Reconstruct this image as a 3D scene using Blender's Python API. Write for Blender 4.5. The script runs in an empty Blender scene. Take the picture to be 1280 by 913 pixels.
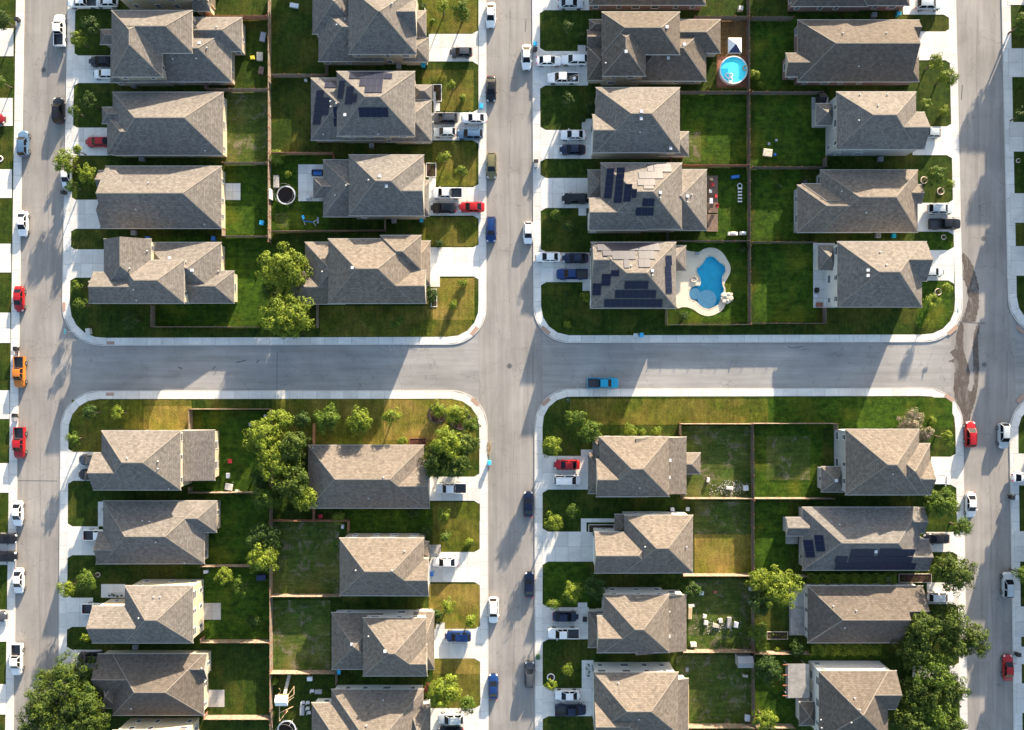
import bpy, bmesh, math, random
import numpy as np
from mathutils import Vector, Matrix
R = math.radians
# ------------------------------------------------------------------ camera, world, sun
scene = bpy.context.scene
COL = scene.collection
H = 135.0            # flying height of the camera in metres
S = 0.15             # metres per photograph pixel on the ground
cam_d = bpy.data.cameras.new('camera'); cam = bpy.data.objects.new('camera', cam_d); COL.objects.link(cam)
cam.location = (0, 0, H); cam.rotation_euler = (0, 0, 0)
cam_d.sensor_width = 36; cam_d.lens = 36*H/192.0; cam_d.clip_start = 1; cam_d.clip_end = 6000
scene.camera = cam
SUN_EL = 12.3; SUN_AZ = 22.0     # azimuth measured from +Y (image top) towards +X
world = bpy.data.worlds.new("World"); scene.world = world; world.use_nodes = True
wn = world.node_tree.nodes; wl = world.node_tree.links
for n in list(wn): wn.remove(n)
sky = wn.new('ShaderNodeTexSky'); sky.sky_type = 'NISHITA'; sky.sun_disc = False
sky.sun_elevation = R(SUN_EL); sky.sun_rotation = R(SUN_AZ); sky.air_density = 1.0; sky.dust_density = 1.6; sky.ozone_density = 1.0
bg = wn.new('ShaderNodeBackground'); bg.inputs['Strength'].default_value = 0.12
wo = wn.new('ShaderNodeOutputWorld'); wl.new(sky.outputs[0], bg.inputs[0]); wl.new(bg.outputs[0], wo.inputs[0])
sd = bpy.data.lights.new('sun', 'SUN'); sd.energy = 5.0; sd.angle = R(0.5); sd.color = (1.0, 0.83, 0.62)
sun = bpy.data.objects.new('sun', sd); COL.objects.link(sun)
sv = Vector((math.sin(R(SUN_AZ))*math.cos(R(SUN_EL)), math.cos(R(SUN_AZ))*math.cos(R(SUN_EL)), math.sin(R(SUN_EL))))
sun.rotation_euler = (-sv).to_track_quat('-Z', 'Y').to_euler()
scene.view_settings.view_transform = 'Standard'; scene.view_settings.look = 'None'
scene.view_settings.exposure = 1.90; scene.view_settings.gamma = 1.0

rng = random.Random(7); nrg = np.random.default_rng(11)
# ------------------------------------------------------------------ measuring helpers
TO = {1:(0,0),2:(320,0),3:(640,0),4:(940,0),5:(0,200),6:(320,200),7:(640,200),8:(940,200),
      9:(0,440),10:(320,440),11:(640,440),12:(940,440),13:(0,673),14:(320,673),15:(640,673),16:(940,673)}
ZF = 3.765
def px(t, zx, zy): o = TO[t]; return (o[0]+zx/ZF, o[1]+zy/ZF)
def P(x, y, z=0.0):                    # photograph pixel of a point at height z -> metres
    k = S*(H-z)/H
    return Vector(((x-640)*k, (456.5-y)*k, z))
def W(t, zx, zy, z=0.0): a = px(t, zx, zy); return P(a[0], a[1], z)
# ------------------------------------------------------------------ tags
ROW = {'A':'upper left block','B':'upper right block','C':'lower left block','D':'lower right block'}
ORD = {1:'corner',2:'second',3:'third',4:'fourth',5:'fifth'}
def ref(k): return f"{ORD[int(k[2])]} house, {'left' if k[1]=='L' else 'right'} row, {ROW[k[0]]}"
def short(k): return f"{'upper' if k[0] in 'AB' else 'lower'} {['first','second','third','fourth'][(k[0] in 'BD')*2+(k[1]=='R')]} column's {ORD[int(k[2])]} house"
import re
def nwords(s): return len(re.findall(r"[A-Za-z0-9']+", s))
def expand(s):
    a = expand_(s, ref)
    return a if nwords(a) <= 16 else expand_(s, short)
def expand_(s, ref):
    out = []
    for w in s.split(' '):
        out.append(ref(w[1:4])+w[4:] if w.startswith('@') else w)
    return ' '.join(out)
def tag(o, label=None, cat=None, group=None, kind=None):
    if label:
        label = expand(label); o['label'] = label
        n = nwords(label)
        if n < 4 or n > 16: print('LABEL LENGTH', n, label)
    if cat: o['category'] = cat
    if group: o['group'] = group
    if kind: o['kind'] = kind
    return o
def empty(name, loc=(0,0,0), rz=0):
    o = bpy.data.objects.new(name, None); COL.objects.link(o); o.location = loc; o.rotation_euler = (0,0,rz)
    o.empty_display_size = .3; return o
# ------------------------------------------------------------------ mesh builder
class MB:
    def __init__(s): s.v = []; s.f = []; s.m = []; s.uv = []
    def face(s, pts, mi=0, uv=None):
        b = len(s.v); s.v += [tuple(p) for p in pts]; s.f.append(tuple(range(b, b+len(pts)))); s.m.append(mi); s.uv.append(uv)
    def hexa(s, c, mi=0):              # c: 8 corners, bottom 4 (ccw) then top 4
        b = len(s.v); s.v += [tuple(p) for p in c]
        for q in ((3,2,1,0),(4,5,6,7),(0,1,5,4),(1,2,6,5),(2,3,7,6),(3,0,4,7)):
            s.f.append(tuple(b+i for i in q)); s.m.append(mi); s.uv.append(None)
    def box(s, x0, y0, z0, x1, y1, z1, mi=0):
        s.hexa([(x0,y0,z0),(x1,y0,z0),(x1,y1,z0),(x0,y1,z0),(x0,y0,z1),(x1,y0,z1),(x1,y1,z1),(x0,y1,z1)], mi)
    def bar(s, a, b, w, h=None, mi=0):
        a = Vector(a); b = Vector(b); d = b-a
        if d.length < 1e-6: return
        h = h or w; up = Vector((0,0,1)) if abs(d.normalized().z) < .95 else Vector((1,0,0))
        sx = d.cross(up).normalized()*w/2; sy = sx.cross(d).normalized()*h/2
        s.hexa([a-sx-sy,a+sx-sy,b+sx-sy,b-sx-sy,a-sx+sy,a+sx+sy,b+sx+sy,b-sx+sy], mi)
    def tube(s, a, b, r0, r1=None, n=8, mi=0, cap=True):
        a = Vector(a); b = Vector(b); r1 = r0 if r1 is None else r1; d = (b-a)
        if d.length < 1e-6: return
        d.normalize(); up = Vector((0,0,1)) if abs(d.z) < .95 else Vector((1,0,0))
        u = d.cross(up).normalized(); w = d.cross(u); base = len(s.v)
        for c, r in ((a,r0),(b,r1)):
            for i in range(n):
                t = 2*math.pi*i/n; s.v.append(tuple(c+u*math.cos(t)*r+w*math.sin(t)*r))
        for i in range(n):
            j = (i+1)%n; s.f.append((base+j, base+i, base+n+i, base+n+j)); s.m.append(mi); s.uv.append(None)
        if cap:
            s.f.append(tuple(base+n+n-1-i for i in range(n))); s.m.append(mi); s.uv.append(None)
            s.f.append(tuple(base+i for i in range(n))); s.m.append(mi); s.uv.append(None)
    def ring(s, c, r, tr, n=24, mi=0, sides=6):
        base = len(s.v); c = Vector(c)
        for i in range(n):
            t = 2*math.pi*i/n
            for j in range(sides):
                a = 2*math.pi*j/sides; rr = r+tr*math.cos(a)
                s.v.append((c.x+math.cos(t)*rr, c.y+math.sin(t)*rr, c.z+tr*math.sin(a)))
        for i in range(n):
            for j in range(sides):
                a = base+i*sides+j; b = base+i*sides+(j+1)%sides; i2 = (i+1)%n
                s.f.append((a, base+i2*sides+j, base+i2*sides+(j+1)%sides, b)); s.m.append(mi); s.uv.append(None)
    def mesh(s, name, mats):
        me = bpy.data.meshes.new(name); me.from_pydata(s.v, [], s.f)
        for m in (mats if isinstance(mats, (list,tuple)) else [mats]): me.materials.append(m)
        me.polygons.foreach_set('material_index', s.m)
        if any(u is not None for u in s.uv):
            ul = me.uv_layers.new(name='UVMap')
            for p, u in zip(me.polygons, s.uv):
                if u is None: continue
                for li, c in zip(p.loop_indices, u): ul.data[li].uv = c
        bm = bmesh.new(); bm.from_mesh(me)
        bmesh.ops.recalc_face_normals(bm, faces=bm.faces) if getattr(s, 'fix', True) else None
        bm.to_mesh(me); bm.free(); me.update(); return me
    def build(s, name, mats, parent=None, loc=None, smooth=False):
        me = s.mesh(name, mats); return put(name, me, parent, loc, smooth)
def put(name, me, parent=None, loc=None, smooth=False):
    o = bpy.data.objects.new(name, me); COL.objects.link(o)
    if parent: o.parent = parent
    if loc is not None: o.location = loc
    if smooth:
        me.polygons.foreach_set('use_smooth', [True]*len(me.polygons))
    return o
def copy_tree(o, parent=None):
    c = o.copy(); COL.objects.link(c)
    if parent: c.parent = parent; c.matrix_parent_inverse = o.matrix_parent_inverse.copy()
    for ch in o.children: copy_tree(ch, c)
    return c
def sheet(name, loops, z, mat, parent=None, kind=None):    # flat polygon with holes
    bm = bmesh.new(); edges = []
    for lp in loops:
        vs = [bm.verts.new((p[0], p[1], z)) for p in lp]
        for i in range(len(vs)): edges.append(bm.edges.new((vs[i], vs[(i+1)%len(vs)])))
    bmesh.ops.triangle_fill(bm, use_beauty=True, use_dissolve=False, edges=edges)
    for f in bm.faces:
        f.normal_update()
        if f.normal.z < 0: f.normal_flip()
    me = bpy.data.meshes.new(name); bm.to_mesh(me); bm.free(); me.materials.append(mat)
    o = put(name, me, parent)
    if kind: o['kind'] = kind
    return o
def prism(name, pts, z0, z1, mat, parent=None):
    mb = MB(); n = len(pts)
    mb.face([(p[0],p[1],z1) for p in pts]); mb.face([(p[0],p[1],z0) for p in reversed(pts)])
    for i in range(n):
        a = pts[i]; b = pts[(i+1)%n]; mb.face([(a[0],a[1],z0),(b[0],b[1],z0),(b[0],b[1],z1),(a[0],a[1],z1)])
    return mb.build(name, mat, parent)
# ------------------------------------------------------------------ materials
def new_mat(name):
    m = bpy.data.materials.new(name); m.use_nodes = True
    nt = m.node_tree; b = nt.nodes['Principled BSDF']; return m, nt, b
def simple(name, col, rough=.6, metal=0, spec=.5, var=.0, scale=2.0, coat=0):
    m, nt, b = new_mat(name); b.inputs['Roughness'].default_value = rough; b.inputs['Metallic'].default_value = metal
    b.inputs['Specular IOR Level'].default_value = spec; b.inputs['Base Color'].default_value = (*col, 1)
    if coat: b.inputs['Coat Weight'].default_value = coat; b.inputs['Coat Roughness'].default_value = .05
    if var:
        g = nt.nodes.new('ShaderNodeNewGeometry'); no = nt.nodes.new('ShaderNodeTexNoise'); no.inputs['Scale'].default_value = scale
        no.inputs['Detail'].default_value = 5; nt.links.new(g.outputs['Position'], no.inputs['Vector'])
        cr = nt.nodes.new('ShaderNodeValToRGB'); cr.color_ramp.elements[0].position = .3; cr.color_ramp.elements[1].position = .7
        cr.color_ramp.elements[0].color = (*[c*(1-var) for c in col], 1); cr.color_ramp.elements[1].color = (*[min(1,c*(1+var)) for c in col], 1)
        nt.links.new(no.outputs['Fac'], cr.inputs[0]); nt.links.new(cr.outputs[0], b.inputs['Base Color'])
    return m
def noise(nt, vec, scale, detail=4, rough=.55, dist=0):
    n = nt.nodes.new('ShaderNodeTexNoise'); n.inputs['Scale'].default_value = scale; n.inputs['Detail'].default_value = detail
    n.inputs['Roughness'].default_value = rough; n.inputs['Distortion'].default_value = dist
    if vec is not None: nt.links.new(vec, n.inputs['Vector'])
    return n.outputs['Fac']
def ramp(nt, fac, stops, interp='LINEAR'):
    cr = nt.nodes.new('ShaderNodeValToRGB'); cr.color_ramp.interpolation = interp
    e = cr.color_ramp.elements
    while len(e) < len(stops): e.new(.5)
    for el, (p, c) in zip(e, stops):
        el.position = p; el.color = (*c, 1) if len(c) == 3 else c
    nt.links.new(fac, cr.inputs[0]); return cr.outputs[0]
def mix(nt, fac, a, b, mode='MIX'):
    n = nt.nodes.new('ShaderNodeMix'); n.data_type = 'RGBA'; n.blend_type = mode
    for sck, v in ((n.inputs[0], fac), (n.inputs[6], a), (n.inputs[7], b)):
        if isinstance(v, (int,float)): sck.default_value = v
        elif isinstance(v, tuple): sck.default_value = (*v, 1)
        else: nt.links.new(v, sck)
    return n.outputs[2]
def pos(nt, scale=None):
    g = nt.nodes.new('ShaderNodeNewGeometry').outputs['Position']
    if scale is None: return g
    mp = nt.nodes.new('ShaderNodeMapping'); mp.inputs['Scale'].default_value = scale
    nt.links.new(g, mp.inputs['Vector']); return mp.outputs[0]
def bump(nt, b, h, strength, dist):
    bp = nt.nodes.new('ShaderNodeBump'); bp.inputs['Strength'].default_value = strength; bp.inputs['Distance'].default_value = dist
    nt.links.new(h, bp.inputs['Height']); nt.links.new(bp.outputs[0], b.inputs['Normal'])
G3 = lambda v: (v,v,v)
def grass_mat(name, dark, light, dry, dry_lo, dry_hi, soil=None, soil_at=.7):
    m, nt, b = new_mat(name); p = pos(nt)
    big = noise(nt, p, .16, 5, .6, .4); mid = noise(nt, p, .9, 6, .7); fine = noise(nt, p, 5.5, 3, .7)
    c = ramp(nt, mid, [(.32, dark), (.68, light)])
    dc = mix(nt, fine, tuple(d*.7 for d in dry), dry)
    c = mix(nt, ramp(nt, big, [(dry_lo, G3(0)), (dry_hi, G3(1))]), c, dc)
    if soil:
        sn = noise(nt, pos(nt, (1,1,1)), .42, 8, .72, .6)
        c = mix(nt, ramp(nt, sn, [(soil_at-.05, G3(0)), (soil_at+.05, G3(1))]), c, soil)
    st = noise(nt, pos(nt, (1.5,.16,1)) if len(name)%2 else pos(nt, (.16,1.5,1)), 1.3, 3, .6)
    c = mix(nt, .75, c, ramp(nt, st, [(.3, G3(.72)), (.7, G3(1.28))]), 'MULTIPLY')
    c = mix(nt, .6, c, ramp(nt, noise(nt, p, .33, 4, .65, .8), [(.32, G3(.62)), (.68, G3(1.35))]), 'MULTIPLY')
    c = mix(nt, .75, c, ramp(nt, fine, [(.3, G3(.38)), (.72, G3(1.62))]), 'MULTIPLY')
    nt.links.new(c, b.inputs['Base Color']); b.inputs['Roughness'].default_value = .9; b.inputs['Specular IOR Level'].default_value = .1
    h = noise(nt, p, 7, 5, .8); bump(nt, b, h, .8, .10)
    return m
M = {}
M['lawn'] = grass_mat('grass_mid', (.012,.030,.004), (.040,.066,.008), (.110,.100,.018), .48, .78)
M['lush'] = grass_mat('grass_lush', (.010,.034,.003), (.054,.100,.008), (.13,.14,.014), .52, .80)
M['dry'] = grass_mat('grass_dry', (.062,.080,.010), (.165,.165,.018), (.27,.19,.05), .34, .62)
M['olive'] = grass_mat('grass_olive', (.034,.050,.007), (.105,.120,.013), (.19,.145,.032), .42, .72)
M['patchy'] = grass_mat('grass_patchy', (.028,.058,.010), (.078,.108,.018), (.14,.13,.035), .46, .74, (.155,.135,.085), .58)
M['soil'] = grass_mat('bare_soil', (.10,.055,.022), (.17,.10,.04), (.20,.12,.05), .4, .7)
def asphalt(name, sc, base=(.275,.258,.240)):
    m, nt, b = new_mat(name); p = pos(nt); ps = pos(nt, sc)
    c = ramp(nt, noise(nt, ps, .9, 5, .65), [(.3, tuple(v*.80 for v in base)), (.7, tuple(v*1.16 for v in base))])
    c = mix(nt, .6, c, ramp(nt, noise(nt, p, .11, 5, .6, .5), [(.3, G3(.66)), (.7, G3(1.20))]), 'MULTIPLY')
    c = mix(nt, .8, c, ramp(nt, noise(nt, p, 7, 3, .8), [(.3, G3(.86)), (.7, G3(1.12))]), 'MULTIPLY')
    vo = nt.nodes.new('ShaderNodeTexVoronoi'); vo.feature = 'DISTANCE_TO_EDGE'; vo.inputs['Scale'].default_value = .13; nt.links.new(mixvec(nt, p), vo.inputs['Vector'])
    c = mix(nt, .6, c, ramp(nt, vo.outputs['Distance'], [(0, G3(.55)), (.007, G3(1))]), 'MULTIPLY')
    nt.links.new(c, b.inputs['Base Color']); b.inputs['Roughness'].default_value = .85; b.inputs['Specular IOR Level'].default_value = .25
    bump(nt, b, noise(nt, p, 14, 4, .7), .35, .02); return m
def mixvec(nt, p):
    n = nt.nodes.new('ShaderNodeTexNoise'); n.inputs['Scale'].default_value = .5; nt.links.new(p, n.inputs['Vector'])
    v = nt.nodes.new('ShaderNodeVectorMath'); v.operation = 'SCALE'; v.inputs['Scale'].default_value = 3; nt.links.new(n.outputs['Color'], v.inputs[0])
    a = nt.nodes.new('ShaderNodeVectorMath'); nt.links.new(p, a.inputs[0]); nt.links.new(v.outputs[0], a.inputs[1]); return a.outputs[0]
M['road_y'] = asphalt('asphalt_streaked_lengthwise', (.9,.05,1))
M['road_x'] = asphalt('asphalt_streaked_across', (.05,.9,1), (.290,.280,.268))
def concrete(name, base, stain=.12):
    m, nt, b = new_mat(name); p = pos(nt)
    oi = nt.nodes.new('ShaderNodeObjectInfo').outputs['Random']
    c = ramp(nt, noise(nt, p, .35, 6, .65, .6), [(.3, tuple(v*(1-stain) for v in base)), (.68, tuple(v*(1+stain*.5) for v in base))])
    c = mix(nt, .8, c, ramp(nt, noise(nt, p, 6, 3, .8), [(.3, G3(.90)), (.7, G3(1.07))]), 'MULTIPLY')
    c = mix(nt, 1, c, ramp(nt, oi, [(0, G3(.88)), (1, G3(1.06))]), 'MULTIPLY')
    c = mix(nt, .5, c, ramp(nt, noise(nt, p, .8, 3, .5, .3), [(.64, G3(1)), (.74, G3(.72))]), 'MULTIPLY')
    c = mix(nt, .45, c, ramp(nt, noise(nt, pos(nt,(1,1,1)), 2.6, 2, .5), [(.68, G3(1)), (.73, G3(.55))]), 'MULTIPLY')
    nt.links.new(c, b.inputs['Base Color']); b.inputs['Roughness'].default_value = .8; b.inputs['Specular IOR Level'].default_value = .2
    bump(nt, b, noise(nt, p, 12, 4, .7), .25, .02); return m
M['concrete'] = concrete('pale_concrete', (.66,.64,.60), .14)
M['concrete_old'] = concrete('weathered_concrete', (.42,.40,.37), .22)
M['kerb'] = concrete('kerb_concrete', (.60,.57,.53))
M['joint'] = simple('joint_dirt', (.20,.19,.17), .9)
M['deck_cream'] = concrete('cream_pool_deck', (.60,.53,.42), .10)
def shingle(name, base, var=.16):
    m, nt, b = new_mat(name)
    uv = nt.nodes.new('ShaderNodeUVMap').outputs[0]
    br = nt.nodes.new('ShaderNodeTexBrick'); br.offset = .5; br.inputs['Scale'].default_value = 1
    br.inputs['Brick Width'].default_value = .50; br.inputs['Row Height'].default_value = .30; br.inputs['Mortar Size'].default_value = .016
    br.inputs['Color1'].default_value = (*[v*(1-var) for v in base],1); br.inputs['Color2'].default_value = (*[v*(1+var) for v in base],1)
    br.inputs['Mortar'].default_value = (*[v*.5 for v in base],1); br.inputs['Bias'].default_value = 0
    nt.links.new(uv, br.inputs['Vector'])
    mp = nt.nodes.new('ShaderNodeMapping'); mp.inputs['Scale'].default_value = (1.0,1.5,1); nt.links.new(uv, mp.inputs['Vector'])
    c = mix(nt, .9, br.outputs['Color'], ramp(nt, noise(nt, mp.outputs[0], 1.5, 5, .75, .8), [(.3, G3(.70)), (.7, G3(1.28))]), 'MULTIPLY')
    c = mix(nt, .6, c, ramp(nt, noise(nt, pos(nt), .22, 5, .6), [(.3, G3(.85)), (.7, G3(1.14))]), 'MULTIPLY')
    st = nt.nodes.new('ShaderNodeMapping'); st.inputs['Scale'].default_value = (1.6,.12,1); nt.links.new(uv, st.inputs['Vector'])
    c = mix(nt, .5, c, ramp(nt, noise(nt, st.outputs[0], 1.0, 3, .6), [(.3, G3(.86)), (.7, G3(1.1))]), 'MULTIPLY')
    nt.links.new(c, b.inputs['Base Color']); b.inputs['Roughness'].default_value = .9; b.inputs['Specular IOR Level'].default_value = .15
    bump(nt, b, br.outputs['Fac'], -.5, .03); return m
M['roofA'] = shingle('weathered_grey_shingle', (.157,.143,.131))
M['roofB'] = shingle('brown_grey_shingle', (.162,.139,.118))
M['roofC'] = shingle('dark_brown_shingle', (.118,.100,.085))
M['roofD'] = shingle('cool_grey_shingle', (.152,.142,.134))
M['cap'] = simple('ridge_shingle', (.20,.18,.155), .9, var=.2, scale=3)
M['fascia'] = simple('fascia_paint', (.42,.39,.34), .6)
M['cream'] = simple('cream_siding', (.50,.43,.30), .7, var=.08, scale=.6)
M['beige'] = simple('beige_siding', (.36,.31,.24), .75, var=.08, scale=.6)
M['white_siding'] = simple('white_siding', (.60,.58,.54), .65, var=.06, scale=.6)
M['greywall'] = simple('grey_siding', (.34,.34,.33), .7, var=.08, scale=.6)
def brickwall(name, c1, c2):
    m, nt, b = new_mat(name); br = nt.nodes.new('ShaderNodeTexBrick'); br.inputs['Scale'].default_value = 1
    br.inputs['Brick Width'].default_value = .22; br.inputs['Row Height'].default_value = .075; br.inputs['Mortar Size'].default_value = .01
    br.inputs['Color1'].default_value = (*c1,1); br.inputs['Color2'].default_value = (*c2,1); br.inputs['Mortar'].default_value = (.35,.32,.28,1)
    g = pos(nt); sx = nt.nodes.new('ShaderNodeSeparateXYZ'); nt.links.new(g, sx.inputs[0])
    ad = nt.nodes.new('ShaderNodeMath'); nt.links.new(sx.outputs[0], ad.inputs[0]); nt.links.new(sx.outputs[1], ad.inputs[1])
    cb = nt.nodes.new('ShaderNodeCombineXYZ'); nt.links.new(ad.outputs[0], cb.inputs[0]); nt.links.new(sx.outputs[2], cb.inputs[1])
    nt.links.new(cb.outputs[0], br.inputs['Vector']); nt.links.new(br.outputs['Color'], b.inputs['Base Color']); b.inputs['Roughness'].default_value = .85
    return m
M['brick'] = brickwall('red_brick_wall', (.24,.09,.06), (.17,.06,.045))
M['white'] = simple('white_paint', (.78,.77,.74), .5)
M['glass'] = simple('window_glass', (.03,.035,.045), .08, spec=.8)
M['wood'] = simple('cedar_fence', (.215,.170,.125), .85, var=.3, scale=1.6)
M['wooddark'] = simple('weathered_dark_fence', (.125,.105,.085), .9, var=.3, scale=1.6)  # cedar with the shade of its west faces darkened into the colour
M['redwood'] = simple('stained_fence_rail', (.26,.10,.06), .8, var=.25, scale=2)
M['wood_grey'] = simple('weathered_board', (.30,.28,.26), .85, var=.25, scale=1.3)
M['black'] = simple('black_plastic', (.012,.012,.014), .5)
M['steel'] = simple('galvanised_steel', (.55,.56,.58), .35, metal=.8)
M['grey'] = simple('grey_plastic', (.25,.26,.28), .5)
M['lightgrey'] = simple('light_grey_plastic', (.55,.57,.60), .5)
M['blue'] = simple('blue_plastic', (.02,.13,.42), .4)
M['teal'] = simple('teal_plastic', (.0,.28,.42), .4)
M['skyblue'] = simple('sky_blue_plastic', (.04,.42,.70), .4)
M['red'] = simple('red_fabric', (.42,.02,.025), .6)
M['navy'] = simple('navy_fabric', (.02,.03,.09), .7)
M['tan'] = simple('tan_board', (.45,.34,.20), .7, var=.15)
M['mulch'] = simple('dark_mulch', (.045,.022,.014), .95, var=.4, scale=6)
M['stone'] = simple('pale_rock', (.48,.42,.33), .85, var=.25, scale=3)
M['tactile'] = simple('tactile_paving', (.36,.24,.18), .8)
M['yellow'] = simple('yellow_plastic', (.6,.45,.04), .5)
def solar():
    m, nt, b = new_mat('solar_glass')
    br = nt.nodes.new('ShaderNodeTexBrick'); br.offset = 0; br.inputs['Scale'].default_value = 1; br.inputs['Brick Width'].default_value = .165; br.inputs['Row Height'].default_value = .165
    br.inputs['Mortar Size'].default_value = .006; br.inputs['Color1'].default_value = (.004,.007,.028,1); br.inputs['Color2'].default_value = (.003,.006,.022,1); br.inputs['Mortar'].default_value = (.008,.013,.04,1)
    tc = nt.nodes.new('ShaderNodeTexCoord'); nt.links.new(tc.outputs['Object'], br.inputs['Vector'])
    nt.links.new(br.outputs['Color'], b.inputs['Base Color']); b.inputs['Roughness'].default_value = .44; b.inputs['Specular IOR Level'].default_value = .26; return m
M['solar'] = solar()
M['alu'] = simple('dark_panel_frame', (.035,.04,.06), .5, spec=.3)
def leaf_mat(name, a, bcol, tr=.3):
    m, nt, b = new_mat(name)
    c = ramp(nt, noise(nt, pos(nt), .9, 3, .6), [(.32, a), (.68, bcol)])
    c = mix(nt, .8, c, ramp(nt, noise(nt, pos(nt), 5, 2, .7), [(.3, G3(.45)), (.7, G3(1.5))]), 'MULTIPLY')
    nt.links.new(c, b.inputs['Base Color']); b.inputs['Roughness'].default_value = .65; b.inputs['Specular IOR Level'].default_value = .25
    t = nt.nodes.new('ShaderNodeBsdfTranslucent'); nt.links.new(c, t.inputs['Color'])
    ms = nt.nodes.new('ShaderNodeMixShader'); ms.inputs[0].default_value = tr
    nt.links.new(b.outputs[0], ms.inputs[1]); nt.links.new(t.outputs[0], ms.inputs[2])
    nt.links.new(ms.outputs[0], nt.nodes['Material Output'].inputs['Surface']); return m
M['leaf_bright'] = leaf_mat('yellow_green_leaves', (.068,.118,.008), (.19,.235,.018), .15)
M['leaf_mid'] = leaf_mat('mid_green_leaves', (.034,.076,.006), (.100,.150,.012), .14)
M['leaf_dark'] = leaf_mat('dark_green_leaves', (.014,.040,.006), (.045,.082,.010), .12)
M['leaf_oak'] = leaf_mat('oak_leaves', (.018,.044,.004), (.075,.108,.009), .10)
M['leaf_pink'] = leaf_mat('pink_blossom_leaves', (.07,.10,.02), (.40,.31,.24), .15)
M['leaf_red'] = leaf_mat('red_purple_leaves', (.07,.015,.015), (.16,.05,.03), .2)
M['bark'] = simple('bark', (.10,.075,.05), .9, var=.3, scale=4)
def paint(name, col, rough=.28, metal=.0):
    return simple('car_paint_'+name, col, rough, metal, .4, coat=.25)
CARC = {'white':(.78,.78,.77),'silver':(.42,.46,.48),'grey':(.15,.16,.17),'black':(.010,.010,.012),'navy':(.010,.016,.045),'blue':(.008,.032,.13),
        'red':(.33,.010,.013),'orange':(.50,.16,.02),'olive':(.16,.145,.07),'teal':(.01,.27,.46),'darkgrey':(.055,.06,.07),'bluegrey':(.07,.13,.22),'maroon':(.22,.012,.014)}
for k, c in CARC.items(): M['car_'+k] = paint(k, c)
M['tyre'] = simple('tyre_rubber', (.015,.015,.015), .8)
M['rim'] = simple('alloy_rim', (.5,.5,.52), .3, metal=.9)
M['autoglass'] = simple('tinted_auto_glass', (.006,.008,.012), .12, spec=.25)
M['lamp_clear'] = simple('headlamp_lens', (.7,.72,.74), .15)
M['lamp_red'] = simple('tail_lamp_lens', (.45,.01,.01), .25)
M['chrome'] = simple('dark_trim', (.05,.05,.055), .4)
def water(name, tint, refl=.06):
    m, nt, b = new_mat(name); nt.nodes.remove(b)
    tr = nt.nodes.new('ShaderNodeBsdfTransparent'); tr.inputs[0].default_value = (*tint,1)
    gl = nt.nodes.new('ShaderNodeBsdfGlossy'); gl.inputs['Roughness'].default_value = .08
    fr = nt.nodes.new('ShaderNodeFresnel'); fr.inputs['IOR'].default_value = 1.33
    bp = nt.nodes.new('ShaderNodeBump'); bp.inputs['Strength'].default_value = .25; bp.inputs['Distance'].default_value = .05
    nt.links.new(noise(nt, pos(nt), 2.5, 3, .5), bp.inputs['Height']); nt.links.new(bp.outputs[0], gl.inputs['Normal']); nt.links.new(bp.outputs[0], fr.inputs['Normal'])
    ms = nt.nodes.new('ShaderNodeMixShader'); nt.links.new(fr.outputs[0], ms.inputs[0]); nt.links.new(tr.outputs[0], ms.inputs[1]); nt.links.new(gl.outputs[0], ms.inputs[2])
    nt.links.new(ms.outputs[0], nt.nodes['Material Output'].inputs['Surface']); return m
M['water'] = water('pool_water', (.78,.97,1)); M['water_clear'] = water('shallow_water', (.86,.98,1))
M['plaster'] = simple('pool_plaster', (.09,.76,.90), .7, var=.10, scale=.8)
M['plaster_pale'] = simple('pale_pool_ledge', (.80,.90,.90), .7, var=.1, scale=2)
M['liner'] = simple('bright_cyan_liner', (.10,.95,1.0), .6)
# ------------------------------------------------------------------ the setting
def zp(pts): return [(P(840+a/7.608, 290+b/7.608)[:2]) for a, b in pts]
def smooth_loop(pts, n=4):
    out = []; N = len(pts)
    for i in range(N):
        p0, p1, p2, p3 = (np.array(pts[(i+k)%N]) for k in (-1,0,1,2))
        for j in range(n):
            t = j/n; out.append(tuple(.5*((2*p1)+(-p0+p2)*t+(2*p0-5*p1+4*p2-p3)*t*t+(-p0+3*p1-3*p2+p3)*t**3)))
    return out
POOL = smooth_loop(zp([(360,235),(402,245),(440,285),(492,322),(505,365),(485,408),(472,440),(478,510),(492,550),(478,600),(455,650),(440,688),(400,712),(350,732),(300,722),(262,695),(225,660),(180,640),(160,590),(180,535),(225,512),(262,512),(272,478),(262,430),(240,395),(235,355),(265,330),(300,290),(325,250)]))
DECK = smooth_loop(zp([(40,128),(130,175),(210,190),(260,190),(300,165),(360,152),(430,165),(482,205),(522,265),(552,330),(550,390),(520,450),(495,500),(505,560),(520,640),(500,705),(470,750),(400,790),(330,802),(260,780),(205,742),(150,720),(95,717),(40,715),(20,500),(20,300)]), 3)
BIG = [(-1500,-1500),(1500,-1500),(1500,1500),(-1500,1500)]
sheet('ground', [BIG, POOL], -.10, M['lawn'], kind='structure')
def rect(x0,y0,x1,y1,z=0): return [P(x0,y1,z)[:2],P(x1,y1,z)[:2],P(x1,y0,z)[:2],P(x0,y0,z)[:2]]
def quad(pts): return [P(a,b)[:2] for a,b in pts]
YT, YB = -160, 1080
sheet('cross_street', [rect(-200,388,1500,545)], -.004, M['road_x'], kind='structure')
sheet('left_street', [quad([(14,YB),(84,YB),(100,YT),(20,YT)])], 0, M['road_y'], kind='structure')
sheet('middle_street', [quad([(600,YB),(680,YB),(676,YT),(596,YT)])], 0, M['road_y'], kind='structure')
sheet('right_street', [quad([(1195,YB),(1276,YB),(1262,YT),(1183,YT)])], 0, M['road_y'], kind='structure')

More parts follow.
